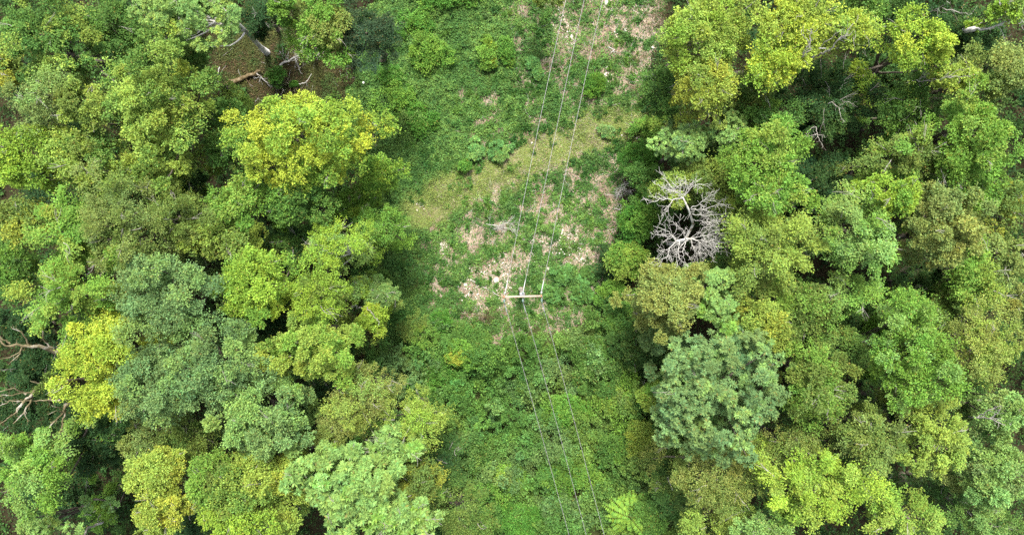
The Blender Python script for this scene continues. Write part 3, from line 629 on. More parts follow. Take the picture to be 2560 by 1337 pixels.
def fields(x, y):
    w = 1.1 * (fbm(x * .55, y * .55, 3) - .5) * 2; w2 = 1.1 * (fbm(x * .55, y * .55, 9) - .5) * 2
    clear = inside(x + w, y + w2, CLEAR).astype(float)
    thick = inside(x + w, y + w2, THICK).astype(float) * (1 - clear)
    s = np.full(np.shape(x), -1.0)
    for b_ in STRAW: s = np.maximum(s, blob(x, y, *b_))
    n = fbm(x * 1.3, y * 1.3, 21, 5)
    n2 = fbm(x * 3.6, y * 3.6, 23, 3); n3 = fbm(x * 1.1 + 5, y * 1.1, 27, 3); n4 = fbm(x * 2.1, y * 2.1, 29, 3)
    wide = np.maximum(blob(x, y, 1350, 590, 300, 290), blob(x, y, 1500, 110, 220, 240)); s = np.maximum(s, np.clip(wide * 2, -1, .25) - .02)
    straw = sstep(-.12, .62, s + (n - .5) * 2.0 + (n2 - .5) * 1.7) * (1 - .92 * sstep(.50, .60, n3 * .55 + n4 * .45 + (n2 - .5) * .4) * (1 - .92 * sstep(.1, .5, s)))
    tr = sstep(2.0, .7, seg_dist(x, y, TRACK) + (fbm(x * .8, y * .8, 31) - .5) * 1.6)
    straw = straw * sstep(-.75, -.4, s) * (1 - .75 * tr)
    glade = sstep(-.1, .25, np.maximum(blob(x, y, 700, 150, 190, 130, 15), np.maximum(blob(x, y, 905, 790, 50, 130, 0), blob(x, y, 930, 620, 60, 60))) + (n - .5) * .5) * (1 - clear)
    return clear, thick, straw, tr, glade
def ground_z(x, y):
    near = np.clip(1 - np.hypot(x, y) / 60, 0, 1)
    return near * (.35 * (fbm(x * .12, y * .12, 41) - .5) + .14 * (fbm(x * .7, y * .7, 43) - .5))
gx = np.concatenate([-np.array([1500, 900, 500, 260, 140, 90, 62, 50])[:], np.arange(-44, 44.01, .22), np.array([50, 62, 90, 140, 260, 500, 900, 1500])])
gy = np.concatenate([-np.array([1500, 900, 500, 260, 140, 80, 50, 32])[:], np.arange(-25, 25.01, .22), np.array([32, 50, 80, 140, 260, 500, 900, 1500])])
X, Y = np.meshgrid(gx, gy); Z = ground_z(X, Y)
nx, ny = len(gx), len(gy)
idx = np.arange(nx * ny).reshape(ny, nx)
gf = np.stack([idx[:-1, :-1], idx[:-1, 1:], idx[1:, 1:], idx[1:, :-1]], -1).reshape(-1, 4)
fx = (X[:-1, :-1] + X[1:, 1:]).ravel() / 2; fy = (Y[:-1, :-1] + Y[1:, 1:]).ravel() / 2
cl, th, st, tr, gl = fields(fx, fy)
def lerp(a, b, t): return a * (1 - t[:, None]) + np.array(b) * t[:, None]
n1 = fbm(fx * .9, fy * .9, 51)
tint = np.tile(np.array([[.024, .018, .011]]), (len(fx), 1))
tint = lerp(tint, (.034, .03, .012), n1)
tint = lerp(tint, (.040, .040, .014), gl)
tint = lerp(tint, (.055, .075, .02), cl)
tint = lerp(tint, (.05, .06, .02), th)
tint = lerp(tint, (.15, .18, .055), cl * tr * sstep(.35, .6, n1))
tint = lerp(tint, (.31, .245, .185), st * cl)
tint = lerp(tint, (.20, .14, .10), st * cl * sstep(.5, .7, fbm(fx * .6, fy * .6, 61)))
gm, nt, out = newmat('forest_soil'); N = nt.nodes.new; Lk = nt.links.new
at = N('ShaderNodeAttribute'); at.attribute_name = 'tint'; tc = N('ShaderNodeTexCoord')
no = N('ShaderNodeTexNoise'); no.inputs['Scale'].default_value = 7; no.inputs['Detail'].default_value = 8; no.inputs['Roughness'].default_value = .7
Lk(tc.outputs['Object'], no.inputs['Vector'])
mr = N('ShaderNodeMapRange'); mr.inputs['From Min'].default_value = .3; mr.inputs['From Max'].default_value = .7; mr.inputs['To Min'].default_value = .55; mr.inputs['To Max'].default_value = 1.5
Lk(no.outputs['Fac'], mr.inputs['Value'])
mu = N('ShaderNodeVectorMath'); mu.operation = 'SCALE'; Lk(at.outputs['Color'], mu.inputs[0]); Lk(mr.outputs['Result'], mu.inputs['Scale'])
bs = N('ShaderNodeBsdfPrincipled'); bs.inputs['Roughness'].default_value = .95; bs.inputs['Specular IOR Level'].default_value = .15
Lk(mu.outputs['Vector'], bs.inputs['Base Color'])
bp = N('ShaderNodeBump'); bp.inputs['Strength'].default_value = .7; bp.inputs['Distance'].default_value = .05; Lk(no.outputs['Fac'], bp.inputs['Height']); Lk(bp.outputs['Normal'], bs.inputs['Normal'])
Lk(bs.outputs[0], out.inputs['Surface'])
g = quad_mesh('ground', np.stack([X.ravel(), Y.ravel(), Z.ravel()], 1), gf, gm, tint, smooth=True)
tag(g, 'forest soil with straw coloured clearing under the power line', 'ground', kind='structure')

rng = np.random.default_rng(2024)
def scatter(n, x0, x1, y0, y1): return rng.uniform(x0, x1, n), rng.uniform(y0, y1, n)
def stuff(name, label, cat, parts, mat):
    v = []; f = []; c = []; k = 0
    for (vv, ff, cc) in parts: v.append(vv); f.append(ff + k); c.append(cc); k += len(vv)
    o = quad_mesh(name, np.concatenate(v), np.concatenate(f), mat, np.concatenate(c)); tag(o, label, cat, kind='stuff'); return o
def up_leaves(x, y, z, L, W, col, tilt=.45):
    k = len(x); p = np.stack([x, y, z], 1); a = rng.random(k) * 6.283
    d = np.stack([np.cos(a), np.sin(a), rng.normal(0, .3, k)], 1); nr = np.array([0, 0, 1.0]) + rng.normal(0, tilt, (k, 3))
    v, f = leaf_arrays(p, d, nr, L, W); return v, f, col
def mixcol(c1, c2, t): return colour(c1) * (1 - t[:, None]) + colour(c2) * t[:, None]
def jit(col, s=.16):
    k = len(col); col = col * np.exp(rng.normal(0, s, k))[:, None]; w = rng.normal(0, .09, k); col = col.copy(); col[:, 0] *= 1 + w; col[:, 2] *= 1 - w; return col

# herbs carpeting the clearing
x, y = scatter(460000, -14, 14, -8, 22)
cl, th, st, tr, gl = fields(x, y)
hum = fbm(x * .9, y * .9, 71, 4)
hum2 = fbm(x * 2.6, y * 2.6, 73, 3)
west = sstep(-1.5, -5.5, x) * sstep(3.5, 6.5, y)
dens = cl * (1 - .74 * st) * (1 - .2 * tr) * (.40 + .75 * sstep(.35, .6, hum) + .5 * west)
m = rng.random(len(x)) < dens
x, y, st, tr, hum, hum2, west = [q[m] for q in (x, y, st, tr, hum, hum2, west)]
hh = np.clip((hum - .42) * 2.2, 0, 1) * .5 * (1 - tr) * (1 - st) + .13 * hum2 + .2 * west * hum2
z = ground_z(x, y) + .03 + hh * rng.random(len(x)) ** .4
L = rng.uniform(.06, .17, len(x)) * (1 - .4 * tr); W = L * rng.uniform(.45, .75, len(x))
pv = fbm(x * .45, y * .45, 77)
col = mixcol((.085, .18, .042), (.14, .26, .058), sstep(.35, .65, hum2))
col = col * (1 - (.55 * sstep(.45, .65, pv))[:, None]) + np.array((.05, .135, .032)) * (.55 * sstep(.45, .65, pv))[:, None]
t2 = np.clip(tr * 1.1, 0, 1); col = col * (1 - t2[:, None]) + np.array((.225, .30, .075)) * t2[:, None]
hq = up_leaves(x, y, z, L, W, jit(col, .22))
x, y = scatter(9000, -14, 14, -8, 22); cl, th, st, tr, gl = fields(x, y)
tf = fbm(x * .55, y * .55, 171, 3); m = rng.random(len(x)) < cl * (1 - .8 * st) * (1 - .85 * tr) * (.12 + .65 * sstep(.42, .6, tf)); x, y, st, tf = x[m], y[m], st[m], tf[m]
rb_ = rng.uniform(.13, .34, len(x)) * (1 - .3 * st); hz = ground_z(x, y) + rb_ * .35
pv = sstep(.42, .6, fbm(x * .5, y * .5, 173)); col = mixcol((.062, .155, .034), (.12, .25, .05), pv)
q2 = fbm(x * .9, y * .9, 175); col = col * (1 - .5 * sstep(.55, .7, q2))[:, None] + np.array((.15, .235, .085)) * (.5 * sstep(.55, .7, q2))[:, None]
hq2 = tuft_leaves(rng, np.stack([x, y, hz], 1), rb_, col, 9, 11, .85, 1.0)
stuff('herb_cover', 'low green herbs and nettles carpeting the clearing under the wires', 'ground cover', [hq, hq2], M_HERB)

# straw and dry stalks
x, y = scatter(240000, -9, 13, -7, 22)
cl, th, st, tr, gl = fields(x, y)
m = rng.random(len(x)) < st * cl * .48 + .03 * cl * tr
x, y, st = x[m], y[m], st[m]; k = len(x)
a = fbm(x * .7, y * .7, 81) * 12 + rng.normal(0, .6, k)
p = np.stack([x, y, ground_z(x, y) + rng.uniform(.01, .10, k)], 1); d = np.stack([np.cos(a), np.sin(a), rng.normal(.05, .14, k)], 1)
v, f = leaf_arrays(p, d, np.array([0, 0, 1.0]) + rng.normal(0, .3, (k, 3)), rng.uniform(.12, .5, k), rng.uniform(.010, .024, k))
pv = sstep(.42, .68, fbm(x * .5, y * .5, 83))
col = mixcol((.46, .37, .285), (.27, .19, .14), pv)
stuff('dry_straw', 'pale dry straw and cut stalks lying in patches on the clearing', 'straw', [(v, f, jit(col, .25))], M_STRAW)

# brambles of the southern thicket
def mounds(x, y): return .3 + 1.5 * sstep(.3, .7, fbm(x * .36, y * .36, 91, 3)) + 1.5 * sstep(.3, .72, fbm(x * 1.05, y * 1.05, 93, 2)) + .8 * fbm(x * 3.0, y * 3.0, 95, 2)
x, y = scatter(4200, -14, 15, -24.5, -3)
cl, th, st, tr, gl = fields(x, y)
m = (rng.random(len(x)) < th * (1 - .75 * gl)); x, y = x[m], y[m]; k = len(x)
z = ground_z(x, y) + mounds(x, y) * rng.uniform(.4, 1.15, k)
pv = fbm(x * .28, y * .28, 97, 3); pv2 = fbm(x * 1.4, y * 1.4, 99, 2)
col = mixcol((.105, .235, .05), (.165, .285, .06), sstep(.4, .62, pv)); col = col * (1 - .6 * sstep(.5, .7, pv2))[:, None] + colour('MG') * (.6 * sstep(.5, .7, pv2))[:, None]
pv3 = sstep(.48, .66, fbm(x * .42, y * .42, 111, 3))[:, None]; col = col * (1 - .6 * pv3) + np.array((.15, .235, .09)) * .6 * pv3
col = col * np.exp(rng.normal(0, .12, k))[:, None]
stuff('bramble_thicket', 'dense bramble and shrub thicket under the southern wires', 'thicket', [tuft_leaves(rng, np.stack([x, y, z], 1), rng.uniform(.25, .72, k), col, 15, 15, 1.0, .9)], M_LEAF)

# plants of the forest floor
x, y = scatter(260000, -46, 46, -26, 26)
cl, th, st, tr, gl = fields(x, y)
hm = sstep(.30, .65, fbm(x * .3, y * .3, 101, 4))
m = rng.random(len(x)) < (1 - cl) * (1 - th) * np.maximum(.35 + .3 * hm, gl); x, y, gl, hm = x[m], y[m], gl[m], hm[m]; k = len(x)
gn = sstep(.45, .7, fbm(x * .5, y * .5, 103))
z = ground_z(x, y) + .03 + .25 * rng.random(k) * (1 - .7 * gl) + gl * .12 * gn * rng.random(k)
L = rng.uniform(.1, .22, k) * (1 - .5 * gl); W = L * rng.uniform(.5, .8, k)
col = mixcol('DG', 'MG', rng.random(k) * .6); gc = mixcol((.085, .095, .028), (.055, .11, .03), gn)
col = col * (1 - gl[:, None]) + gc * gl[:, None]
fq = up_leaves(x, y, z, L, W, jit(col, .2), .5)
x, y = scatter(150000, -24, -8, -9, 21); cl, th, st, tr, gl = fields(x, y); m = rng.random(len(x)) < gl * .95; x, y = x[m], y[m]; k = len(x)
gn = sstep(.42, .6, fbm(x * 1.1, y * 1.1, 133, 4)); gn2 = sstep(.5, .65, fbm(x * .6, y * .6, 135, 3))
col = mixcol((.105, .075, .04), (.085, .10, .03), gn); col = col * (1 - .75 * gn2)[:, None] + np.array((.055, .12, .03)) * (.75 * gn2)[:, None]
L = rng.uniform(.05, .13, k); lq = up_leaves(x, y, ground_z(x, y) + .02 + .10 * rng.random(k) * (.4 + gn + 1.5 * gn2), L, L * rng.uniform(.45, .8, k), jit(col, .3), .5)
x, y = scatter(8500, -46, 46, -26, 26)
cl, th, st, tr, gl = fields(x, y); hm = sstep(.30, .62, fbm(x * .3, y * .3, 101, 4))
m = rng.random(len(x)) < (1 - cl) * (1 - th) * (1 - .93 * gl) * (.35 + .65 * hm); x, y, hm = x[m], y[m], hm[m]; k = len(x)
z = ground_z(x, y) + .15 + 2.6 * hm * rng.random(k); rb_ = rng.uniform(.3, .8, k)
col = mixcol('DG', 'MG', rng.random(k) * .7)
stuff('forest_undergrowth', 'dark green undergrowth on the forest floor between the trees', 'undergrowth', [fq, lq, tuft_leaves(rng, np.stack([x, y, z], 1), rb_, col, 10, 11, 1.25, .8)], M_LEAF)

# loose twigs
x, y = scatter(5200, -24, 13, -7, 22)
cl, th, st, tr, gl = fields(x, y)
m = rng.random(len(x)) < np.maximum(.75 * st * cl, .16 * gl); x, y = x[m], y[m]
tb = Tubes()
for (a_, b_) in zip(x, y):
    an = rng.uniform(0, 6.28); ln = rng.uniform(.25, 1.1); z0 = float(ground_z(a_, b_)) + .06
    s_ = np.array([a_, b_, z0]); e_ = s_ + np.array([math.cos(an), math.sin(an), rng.normal(.05, .1)]) * ln
    tb.add(curve_pts(s_, e_, rng.normal(0, .06, 3) * [1, 1, .3], 4), np.linspace(.010, .005, 4), 4, cap=False)
o = tb.build('dead_twigs', M_DEAD); tag(o, 'thin bleached twigs scattered on the clearing and under the leaning ash', 'twigs', kind='stuff')

# limestone
def rock_bm(tb_v, tb_f, c, s, rg, n0):
    v = np.array([[x_, y_, z_] for z_ in (-.5, .1, .5) for (x_, y_) in ((-.5, -.3), (-.1, -.52), (.4, -.4), (.52, .05), (.3, .5), (-.25, .45))], float)
    v[12:, :2] *= .62; v[:6, :2] *= .9
    v = v * (1 + rg.normal(0, .12, v.shape)) * s
    an = rg.uniform(0, 6.28); ca, sa = math.cos(an), math.sin(an); v = np.stack([v[:, 0] * ca - v[:, 1] * sa, v[:, 0] * sa + v[:, 1] * ca, v[:, 2]], 1) + c
    f = [[r_ * 6 + j, r_ * 6 + (j + 1) % 6, r_ * 6 + 6 + (j + 1) % 6, r_ * 6 + 6 + j] for r_ in (0, 1) for j in range(6)]
    f += [[12, 13, 14, 15], [12, 15, 16, 17], [3, 2, 1, 0], [5, 4, 3, 0]]
    tb_v.append(v); tb_f.append(np.array(f) + n0); return n0 + 18
RUB = [(1520, 12, 45, 30, 90), (1400, 55, 30, 20, 25), (1430, 95, 25, 25, 40), (1545, 85, 30, 20, 25), (1515, 190, 16, 16, 25), (1410, 580, 30, 30, 40), (1335, 590, 25, 40, 60), (1410, 610, 60, 40, 50),
       (1460, 640, 25, 25, 30), (1505, 610, 20, 16, 25), (1240, 700, 60, 45, 110), (1185, 720, 40, 45, 90), (1110, 618, 16, 14, 20), (1250, 660, 90, 30, 60), (1350, 640, 40, 40, 40), (1050, 515, 14, 12, 8), (1270, 740, 30, 30, 30), (1195, 495, 30, 8, 10), (1540, 350, 60, 14, 14), (1250, 900, 200, 8, 0)]
vs, fs, n0 = [], [], 0
for (px, py, sx, sy, cnt) in RUB:
    for _ in range(int(cnt * 1.6)):
        q = P(px + rng.normal(0, sx * .5), py + rng.normal(0, sy * .5)); s_ = rng.uniform(.05, .15) * np.array([1, rng.uniform(.6, 1), rng.uniform(.35, .6)])
        n0 = rock_bm(vs, fs, q + np.array([0, 0, float(ground_z(q[0], q[1])) + .04]), s_, rng, n0)
o = quad_mesh('limestone_rubble', np.concatenate(vs), np.concatenate(fs), M_STONE); tag(o, 'small pale limestone chips strewn through the straw', 'rubble', kind='stuff')
ROCKS = [(1518, 8, .5, 'largest white limestone outcrop at the top edge of the clearing'), (1428, 92, .38, 'white limestone rock under the middle wire near the top'),
         (1631, 119, .34, 'lone pale rock close under the broad yellow green tree'), (1051, 510, .34, 'white rock lying on the left end of the grass track, larger of two'),
         (1043, 526, .22, 'white rock lying on the left end of the grass track, smaller of two'), (1371, 672, .36, 'white block touching the right wire above the crossarm'),
         (1390, 680, .28, 'pale block beside the leathery leaved plant above the crossarm'), (1103, 611, .30, 'white rock at the left end of the bare straw, far from the pole'),
         (1592, 346, .24, 'pale rock at the right end of the grass track'), (1410, 548, .36, 'tan limestone lump right of the right wire, upper of the pair'), (1396, 565, .32, 'tan limestone lump right of the right wire, lower of the pair'),
         (1330, 600, .34, 'cream limestone lump under the middle wire'), (1240, 702, .55, 'broad cream slab in the straw left of the left wire'), (1163, 712, .36, 'white rock at the left rim of the pale straw beside the pole'),
         (1330, 357, .2, 'small white stone left of the left wire above the grass track'), (1512, 188, .3, 'pale rock right of the right wire below the straw')]
for (px, py, s_, lab) in ROCKS:
    q = P(px, py); vs, fs = [], []; c0 = q + np.array([0, 0, float(ground_z(q[0], q[1])) + s_ * .08])
    rock_bm(vs, fs, np.zeros(3), np.array([s_, s_ * .75, s_ * .5]), rng, 0)
    o = quad_mesh('limestone_rock', vs[0], fs[0], M_STONE); o.location = Vector(c0)
    md = o.modifiers.new('bevel', 'BEVEL'); md.width = s_ * .08; md.segments = 2
    tag(o, lab, 'rock', 'pale limestone rocks on the clearing')

# ------------------------------------------------------------------ dead wood
def dead_branch(tb, rg, pts, r0, r1, nside, ln, depth=2, spread=1.0, bias=(0, 0, 0)):
    """a bough along pts carrying nside forking twigs"""
    pts = np.asarray(pts, float); m = len(pts); tt = np.linspace(0, 1, m)
    fine = np.linspace(0, 1, max(m * 3, 6)); pp = np.stack([np.interp(fine, tt, pts[:, j]) for j in range(3)], 1)
    seg = np.linalg.norm(pts[-1] - pts[0]); w = rg.normal(0, .018 * seg, pp.shape); w[0] = 0; pp = pp + w
    tb.add(pp, np.interp(fine, [0, 1], [r0, r1]), 7 if r0 > .05 else 4, cap=r0 > .03)
    if depth <= 0: return
    for _ in range(nside):
        t_ = rg.uniform(.15, 1.0); q = np.array([np.interp(t_, fine, pp[:, j]) for j in range(3)])
        ax = pp[-1] - pp[0]; ax = ax / (np.linalg.norm(ax) + 1e-6)
        d = ax * .75 + rg.normal(0, .65 * spread, 3) + np.asarray(bias); d /= np.linalg.norm(d)
        l2 = ln * rg.uniform(.45, 1.1); rr = max(r0 * (1 - t_) * .5 + r1 * .6, .008)
        e = q + d * l2; mid = (q + e) / 2 + rg.normal(0, .09 * l2, 3)
        dead_branch(tb, rg, [q, mid, e + np.array([0, 0, .05 * l2])], min(rr * .7, .030), .0055, max(3, nside // 2), l2 * .6, depth - 1, spread, bias)
def dead_tree(label, trunk, boughs, mat, trunk_mat, seed, name='dead_tree', group='dead standing trees', moss=None):
    rg = np.random.default_rng(seed); bx = P(*trunk[0], 0)
    root = empty(name, bx); tag(root, label, 'dead tree', group)
    tb = Tubes()
    for st_ in trunk[1:]:
        pts = np.array([P(px, py, z) for (px, py, z) in st_[0]]) - bx
        tb.add(curve_pts(pts[0], pts[1], (0, 0, 0), 5, rg, .05) if len(pts) == 2 else pts, np.linspace(st_[1], st_[2], 5 if len(pts) == 2 else len(pts)), 9)
    tb.build('trunk', trunk_mat, root)
    for b in boughs:
        tb = Tubes(); pts = [P(*q) - bx for q in b[0]]; fine_ = .46 if mat is M_DEAD else .78
        dead_branch(tb, rg, pts, b[1] * fine_, b[2] * fine_, int(b[3] * (1.1 if mat is M_DEAD else 1)), b[4] * (1.2 if mat is M_DEAD else 1), b[5] if len(b) > 5 else 2, 1.0, b[6] if len(b) > 6 else (0, 0, 0))
        tb.build('bough', mat, root)
    for b in (moss or []):
        tb = Tubes(); pts = np.array([P(*q) - bx for q in b]); 
        k = 700; i = rg.integers(0, len(pts) - 1, k); t_ = rg.random(k)[:, None]; p = pts[i] * (1 - t_) + pts[i + 1] * t_ + rg.normal(0, .09, (k, 3)) + np.array([0, 0, .05])
        v, f = leaf_arrays(p, rg.normal(0, 1, (k, 3)), rg.normal(0, .5, (k, 3)) + np.array([0, 0, 1]), np.full(k, .11), np.full(k, .07))
        quad_mesh('ivy', v, f, M_LEAF, np.tile(colour('MO'), (k, 1)) * np.exp(rg.normal(0, .2, (k, 1))), root)
    return root
# the white dead tree on the right of the clearing
dead_tree('bare bleached white dead tree with a double crown of fine twigs', [(1672, 612),
    ([(1672, 612, 0), (1690, 608, 5), (1712, 600, 8.6)], .17, .12), ([(1712, 600, 8.6), (1733, 560, 10.2), (1722, 525, 11.6), (1708, 495, 12.6)], .095, .045), ([(1712, 600, 8.6), (1735, 598, 10.6), (1718, 597, 11.4), (1690, 602, 12.2)], .095, .045)],
   [([(1708, 495, 12.6), (1690, 480, 13.0), (1655, 445, 13.6)], .075, .015, 9, .75), ([(1708, 495, 12.6), (1675, 498, 13.0), (1645, 500, 13.4), (1622, 512, 13.6)], .07, .015, 9, .75),
    ([(1708, 495, 12.6), (1722, 475, 13.2), (1712, 440, 13.8)], .075, .015, 9, .7), ([(1722, 475, 13), (1745, 460, 13.4), (1775, 463, 13.7)], .05, .012, 7, .65),
    ([(1690, 480, 13), (1672, 476, 13.3), (1645, 462, 13.6)], .045, .012, 7, .6), ([(1685, 497, 12.9), (1672, 515, 13), (1668, 530, 13)], .045, .012, 7, .6), ([(1705, 490, 12.7), (1697, 470, 13.3), (1672, 445, 13.5)], .05, .012, 7, .6),
    ([(1727, 522, 11.8), (1755, 505, 12.4), (1790, 480, 13)], .055, .012, 9, .7), ([(1728, 524, 11.7), (1760, 525, 12.2), (1808, 510, 12.6)], .055, .012, 10, .75), ([(1731, 535, 11.2), (1765, 540, 11.7), (1812, 535, 12)], .055, .012, 10, .7),
    ([(1733, 548, 10.8), (1765, 555, 11.2), (1800, 552, 11.6)], .05, .012, 9, .65),
    ([(1690, 602, 12.2), (1672, 580, 12.8), (1640, 568, 13.2)], .07, .014, 9, .75), ([(1690, 602, 12.2), (1672, 618, 12.7), (1668, 640, 13), (1645, 660, 13.2)], .07, .012, 9, .65), ([(1690, 595, 12.2), (1668, 585, 12.6), (1642, 588, 13)], .05, .012, 8, .65),
    ([(1700, 600, 12), (1695, 625, 12.6), (1700, 650, 12.8)], .055, .012, 8, .6), ([(1715, 598, 11.6), (1705, 575, 12.3), (1690, 560, 12.7)], .06, .012, 8, .65), ([(1728, 597, 11.0), (1750, 605, 11.8), (1785, 640, 12.4)], .06, .012, 11, .75),
    ([(1728, 595, 11.0), (1765, 590, 12), (1800, 580, 12.6)], .06, .012, 11, .75), ([(1728, 596, 11.0), (1765, 605, 12), (1795, 608, 12.6)], .06, .012, 12, .75), ([(1726, 598, 11), (1735, 625, 11.6), (1760, 645, 12)], .055, .012, 10, .7),
    ([(1728, 594, 11), (1760, 570, 12), (1795, 560, 12.4)], .05, .012, 8, .65), ([(1720, 600, 11.5), (1690, 625, 12), (1650, 625, 12.6)], .05, .012, 9, .65), ([(1715, 602, 11.6), (1705, 630, 12), (1712, 655, 12.5)], .05, .012, 8, .6)],
   M_DEAD, M_LICHEN, 3)
dead_tree('brown mossy dead tree, single long limb reaching over the left edge', [(175, 872), ([(175, 872, 0), (172, 874, 9), (150, 876, 11)], .32, .24)],
   [([(150, 876, 11), (100, 870, 12), (55, 860, 12.6), (10, 858, 13), (-30, 840, 13)], .17, .05, 4, .5, 1), ([(75, 866, 12.3), (55, 830, 13), (25, 815, 13.4)], .075, .02, 3, .35, 1), ([(130, 868, 11.4), (108, 850, 12), (105, 822, 12.4)], .07, .025, 2, .3, 1),
    ([(55, 862, 12.6), (50, 885, 12.8), (20, 910, 13)], .07, .025, 3, .35, 1), ([(50, 880, 12.8), (25, 892, 13), (-10, 900, 13.2)], .05, .02, 3, .35, 1), ([(25, 858, 12.9), (5, 848, 13.2), (-25, 835, 13.4)], .07, .03, 2, .3, 1), ([(107, 828, 12.4), (90, 830, 12.6), (77, 834, 12.7)], .03, .012, 1, .2, 1)], M_MOSSDEAD, M_MOSSDEAD, 8)
dead_tree('ochre mossy dead tree with many broken grey limbs at the left edge', [(215, 950), ([(215, 950, 0), (190, 955, 8), (125, 960, 11)], .30, .2)],
   [([(125, 958, 11), (90, 978, 12), (52, 1012, 12.8), (32, 1035, 13.2)], .16, .05, 5, .45, 1), ([(32, 1035, 13.2), (15, 1050, 13.3), (-15, 1065, 13.4)], .06, .02, 4, .4, 1), ([(85, 980, 12), (40, 985, 12.8), (0, 990, 13.2)], .07, .02, 5, .5, 1),
    ([(85, 985, 12), (60, 1030, 12.8), (35, 1058, 13.2)], .08, .03, 4, .45, 1), ([(65, 985, 12.4), (35, 970, 13), (-5, 980, 13.3)], .07, .02, 5, .5, 1), ([(62, 1005, 12.6), (25, 1000, 13), (-10, 1020, 13.2)], .06, .02, 5, .5, 1),
    ([(122, 962, 11), (125, 990, 11.4), (124, 1015, 11.4)], .06, .025, 2, .3, 1), ([(118, 956, 11), (95, 958, 11.5), (75, 952, 11.7)], .05, .02, 2, .3, 1), ([(150, 1000, 11.2), (110, 1000, 11.8), (65, 1002, 12.2)], .07, .03, 2, .35, 1),
    ([(60, 1030, 12.8), (70, 1050, 12.9), (68, 1062, 13)], .03, .012, 1, .3, 1), ([(40, 975, 12.9), (38, 960, 13.2), (30, 955, 13.4)], .03, .01, 5, .3, 1)], M_MOSSDEAD, M_MOSSDEAD, 9,
   moss=[[(122, 956, 11.1), (105, 966, 11.6), (84, 982, 12.1)], [(130, 935, 11), (115, 942, 11.2)]])
dead_tree('forked brown dead branch top below the bright yellow hanging crown', [(200, 1005), ([(200, 1005, 0), (185, 1010, 8), (164, 1012, 10.6)], .22, .13)],
   [([(164, 1012, 10.6), (155, 1035, 11.2), (128, 1062, 11.8), (95, 1090, 12.2)], .10, .03, 4, .4, 1), ([(164, 1025, 10.8), (158, 1050, 11.2), (152, 1080, 11.4), (148, 1102, 11.6)], .075, .03, 4, .4, 1), ([(160, 1030, 11), (140, 1026, 11.6), (118, 1036, 12)], .045, .015, 3, .35, 1),
    ([(157, 1020, 11), (142, 1018, 11.5), (128, 1013, 11.8)], .04, .015, 2, .3, 1)], M_MOSSDEAD, M_MOSSDEAD, 10)
dead_tree('grey dead bough tree arching over dark leaves in the top right corner', [(2380, 90), ([(2380, 90, 0), (2395, 80, 8), (2435, 73, 12)], .2, .15)],
   [([(2435, 73, 12), (2470, 74, 13), (2500, 62, 13.6), (2530, 48, 14)], .15, .09, 5, .5, 2), ([(2530, 48, 14), (2515, 25, 14.4), (2500, 5, 14.6), (2495, -20, 14.8)], .075, .04, 4, .5, 1), ([(2530, 48, 14), (2545, 40, 14.3), (2570, 45, 14.6)], .07, .03, 9, .5),
    ([(2530, 47, 14), (2545, 30, 14.4), (2560, 15, 14.6)], .05, .02, 9, .5), ([(2495, 65, 13.5), (2505, 80, 13.5), (2512, 98, 13.4)], .035, .012, 6, .35, 1), ([(2535, 50, 14), (2552, 55, 14.2), (2575, 62, 14.4)], .06, .02, 6, .5)], M_DEAD, M_DEAD, 12)

def bare_bough(label, base, pts, r0, r1, n, ln, seed, mat=None, name='bare_branch_tree'):
    rg = np.random.default_rng(seed); bx = P(*base, 0); root = empty(name, bx); tag(root, label, 'bare tree', 'bare grey stems among the crowns')
    tb = Tubes(); q0 = P(*pts[0][0]) - bx; tb.add(curve_pts(np.zeros(3), q0, (0, 0, 0), 6, rg, .06), np.linspace(r0 * 1.3, r0 * .75, 6), 8); tb.build('trunk', M_LICHEN, root)
    for b in pts:
        tb = Tubes(); dead_branch(tb, rg, [P(*q) - bx for q in b], r0 * .75, r1 * .8, n + 2, ln, 1); tb.build('bough', mat or M_PALEBARK, root)
bare_bough('slender whitish stem curving below the yellow top edge tree', (1990, 200), [[(2036, 138, 14), (2055, 135, 15), (2076, 124, 15.6), (2095, 100, 16.2), (2115, 86, 16.6), (2128, 65, 17)], [(2098, 98, 16.2), (2112, 92, 16.5), (2120, 84, 16.7)]], .075, .02, 4, .6, 31)
bare_bough('forked whitish stem inside the yellow lime tree', (1940, 215), [[(1990, 148, 14.6), (2006, 142, 15.6), (2025, 125, 16), (2024, 110, 16.3), (2010, 92, 16.7), (2003, 75, 17)], [(2024, 112, 16.3), (2026, 90, 16.7), (2028, 72, 17)], [(2006, 142, 15.6), (2012, 125, 16.2), (2025, 108, 16.6)]], .06, .018, 4, .55, 32)
bare_bough('thin grey stem reaching up across the shade from the top edge trees', (2180, 110), [[(2045, 121, 15), (2065, 105, 15.8), (2085, 88, 16.2), (2108, 75, 16.6)]], .03, .014, 2, .3, 33)
bare_bough('long thin grey stem bending under the glowing lime yellow tree', (2150, 90), [[(2265, 52, 6), (2320, 30, 9), (2355, 20, 10), (2375, 5, 11)], [(2355, 20, 10), (2400, 32, 10.5), (2430, 36, 11)]], .05, .018, 5, .7, 34)
bare_bough('fan of grey branches carrying the small yellow tree', (2230, 215), [[(2293, 200, 12.6), (2315, 203, 13.4), (2345, 202, 14.2), (2385, 190, 15), (2430, 190, 15.4)], [(2300, 198, 12.8), (2330, 178, 13.8), (2365, 160, 14.6)], [(2345, 202, 14.2), (2370, 192, 15), (2400, 172, 15.6)]], .05, .015, 6, .6, 35)
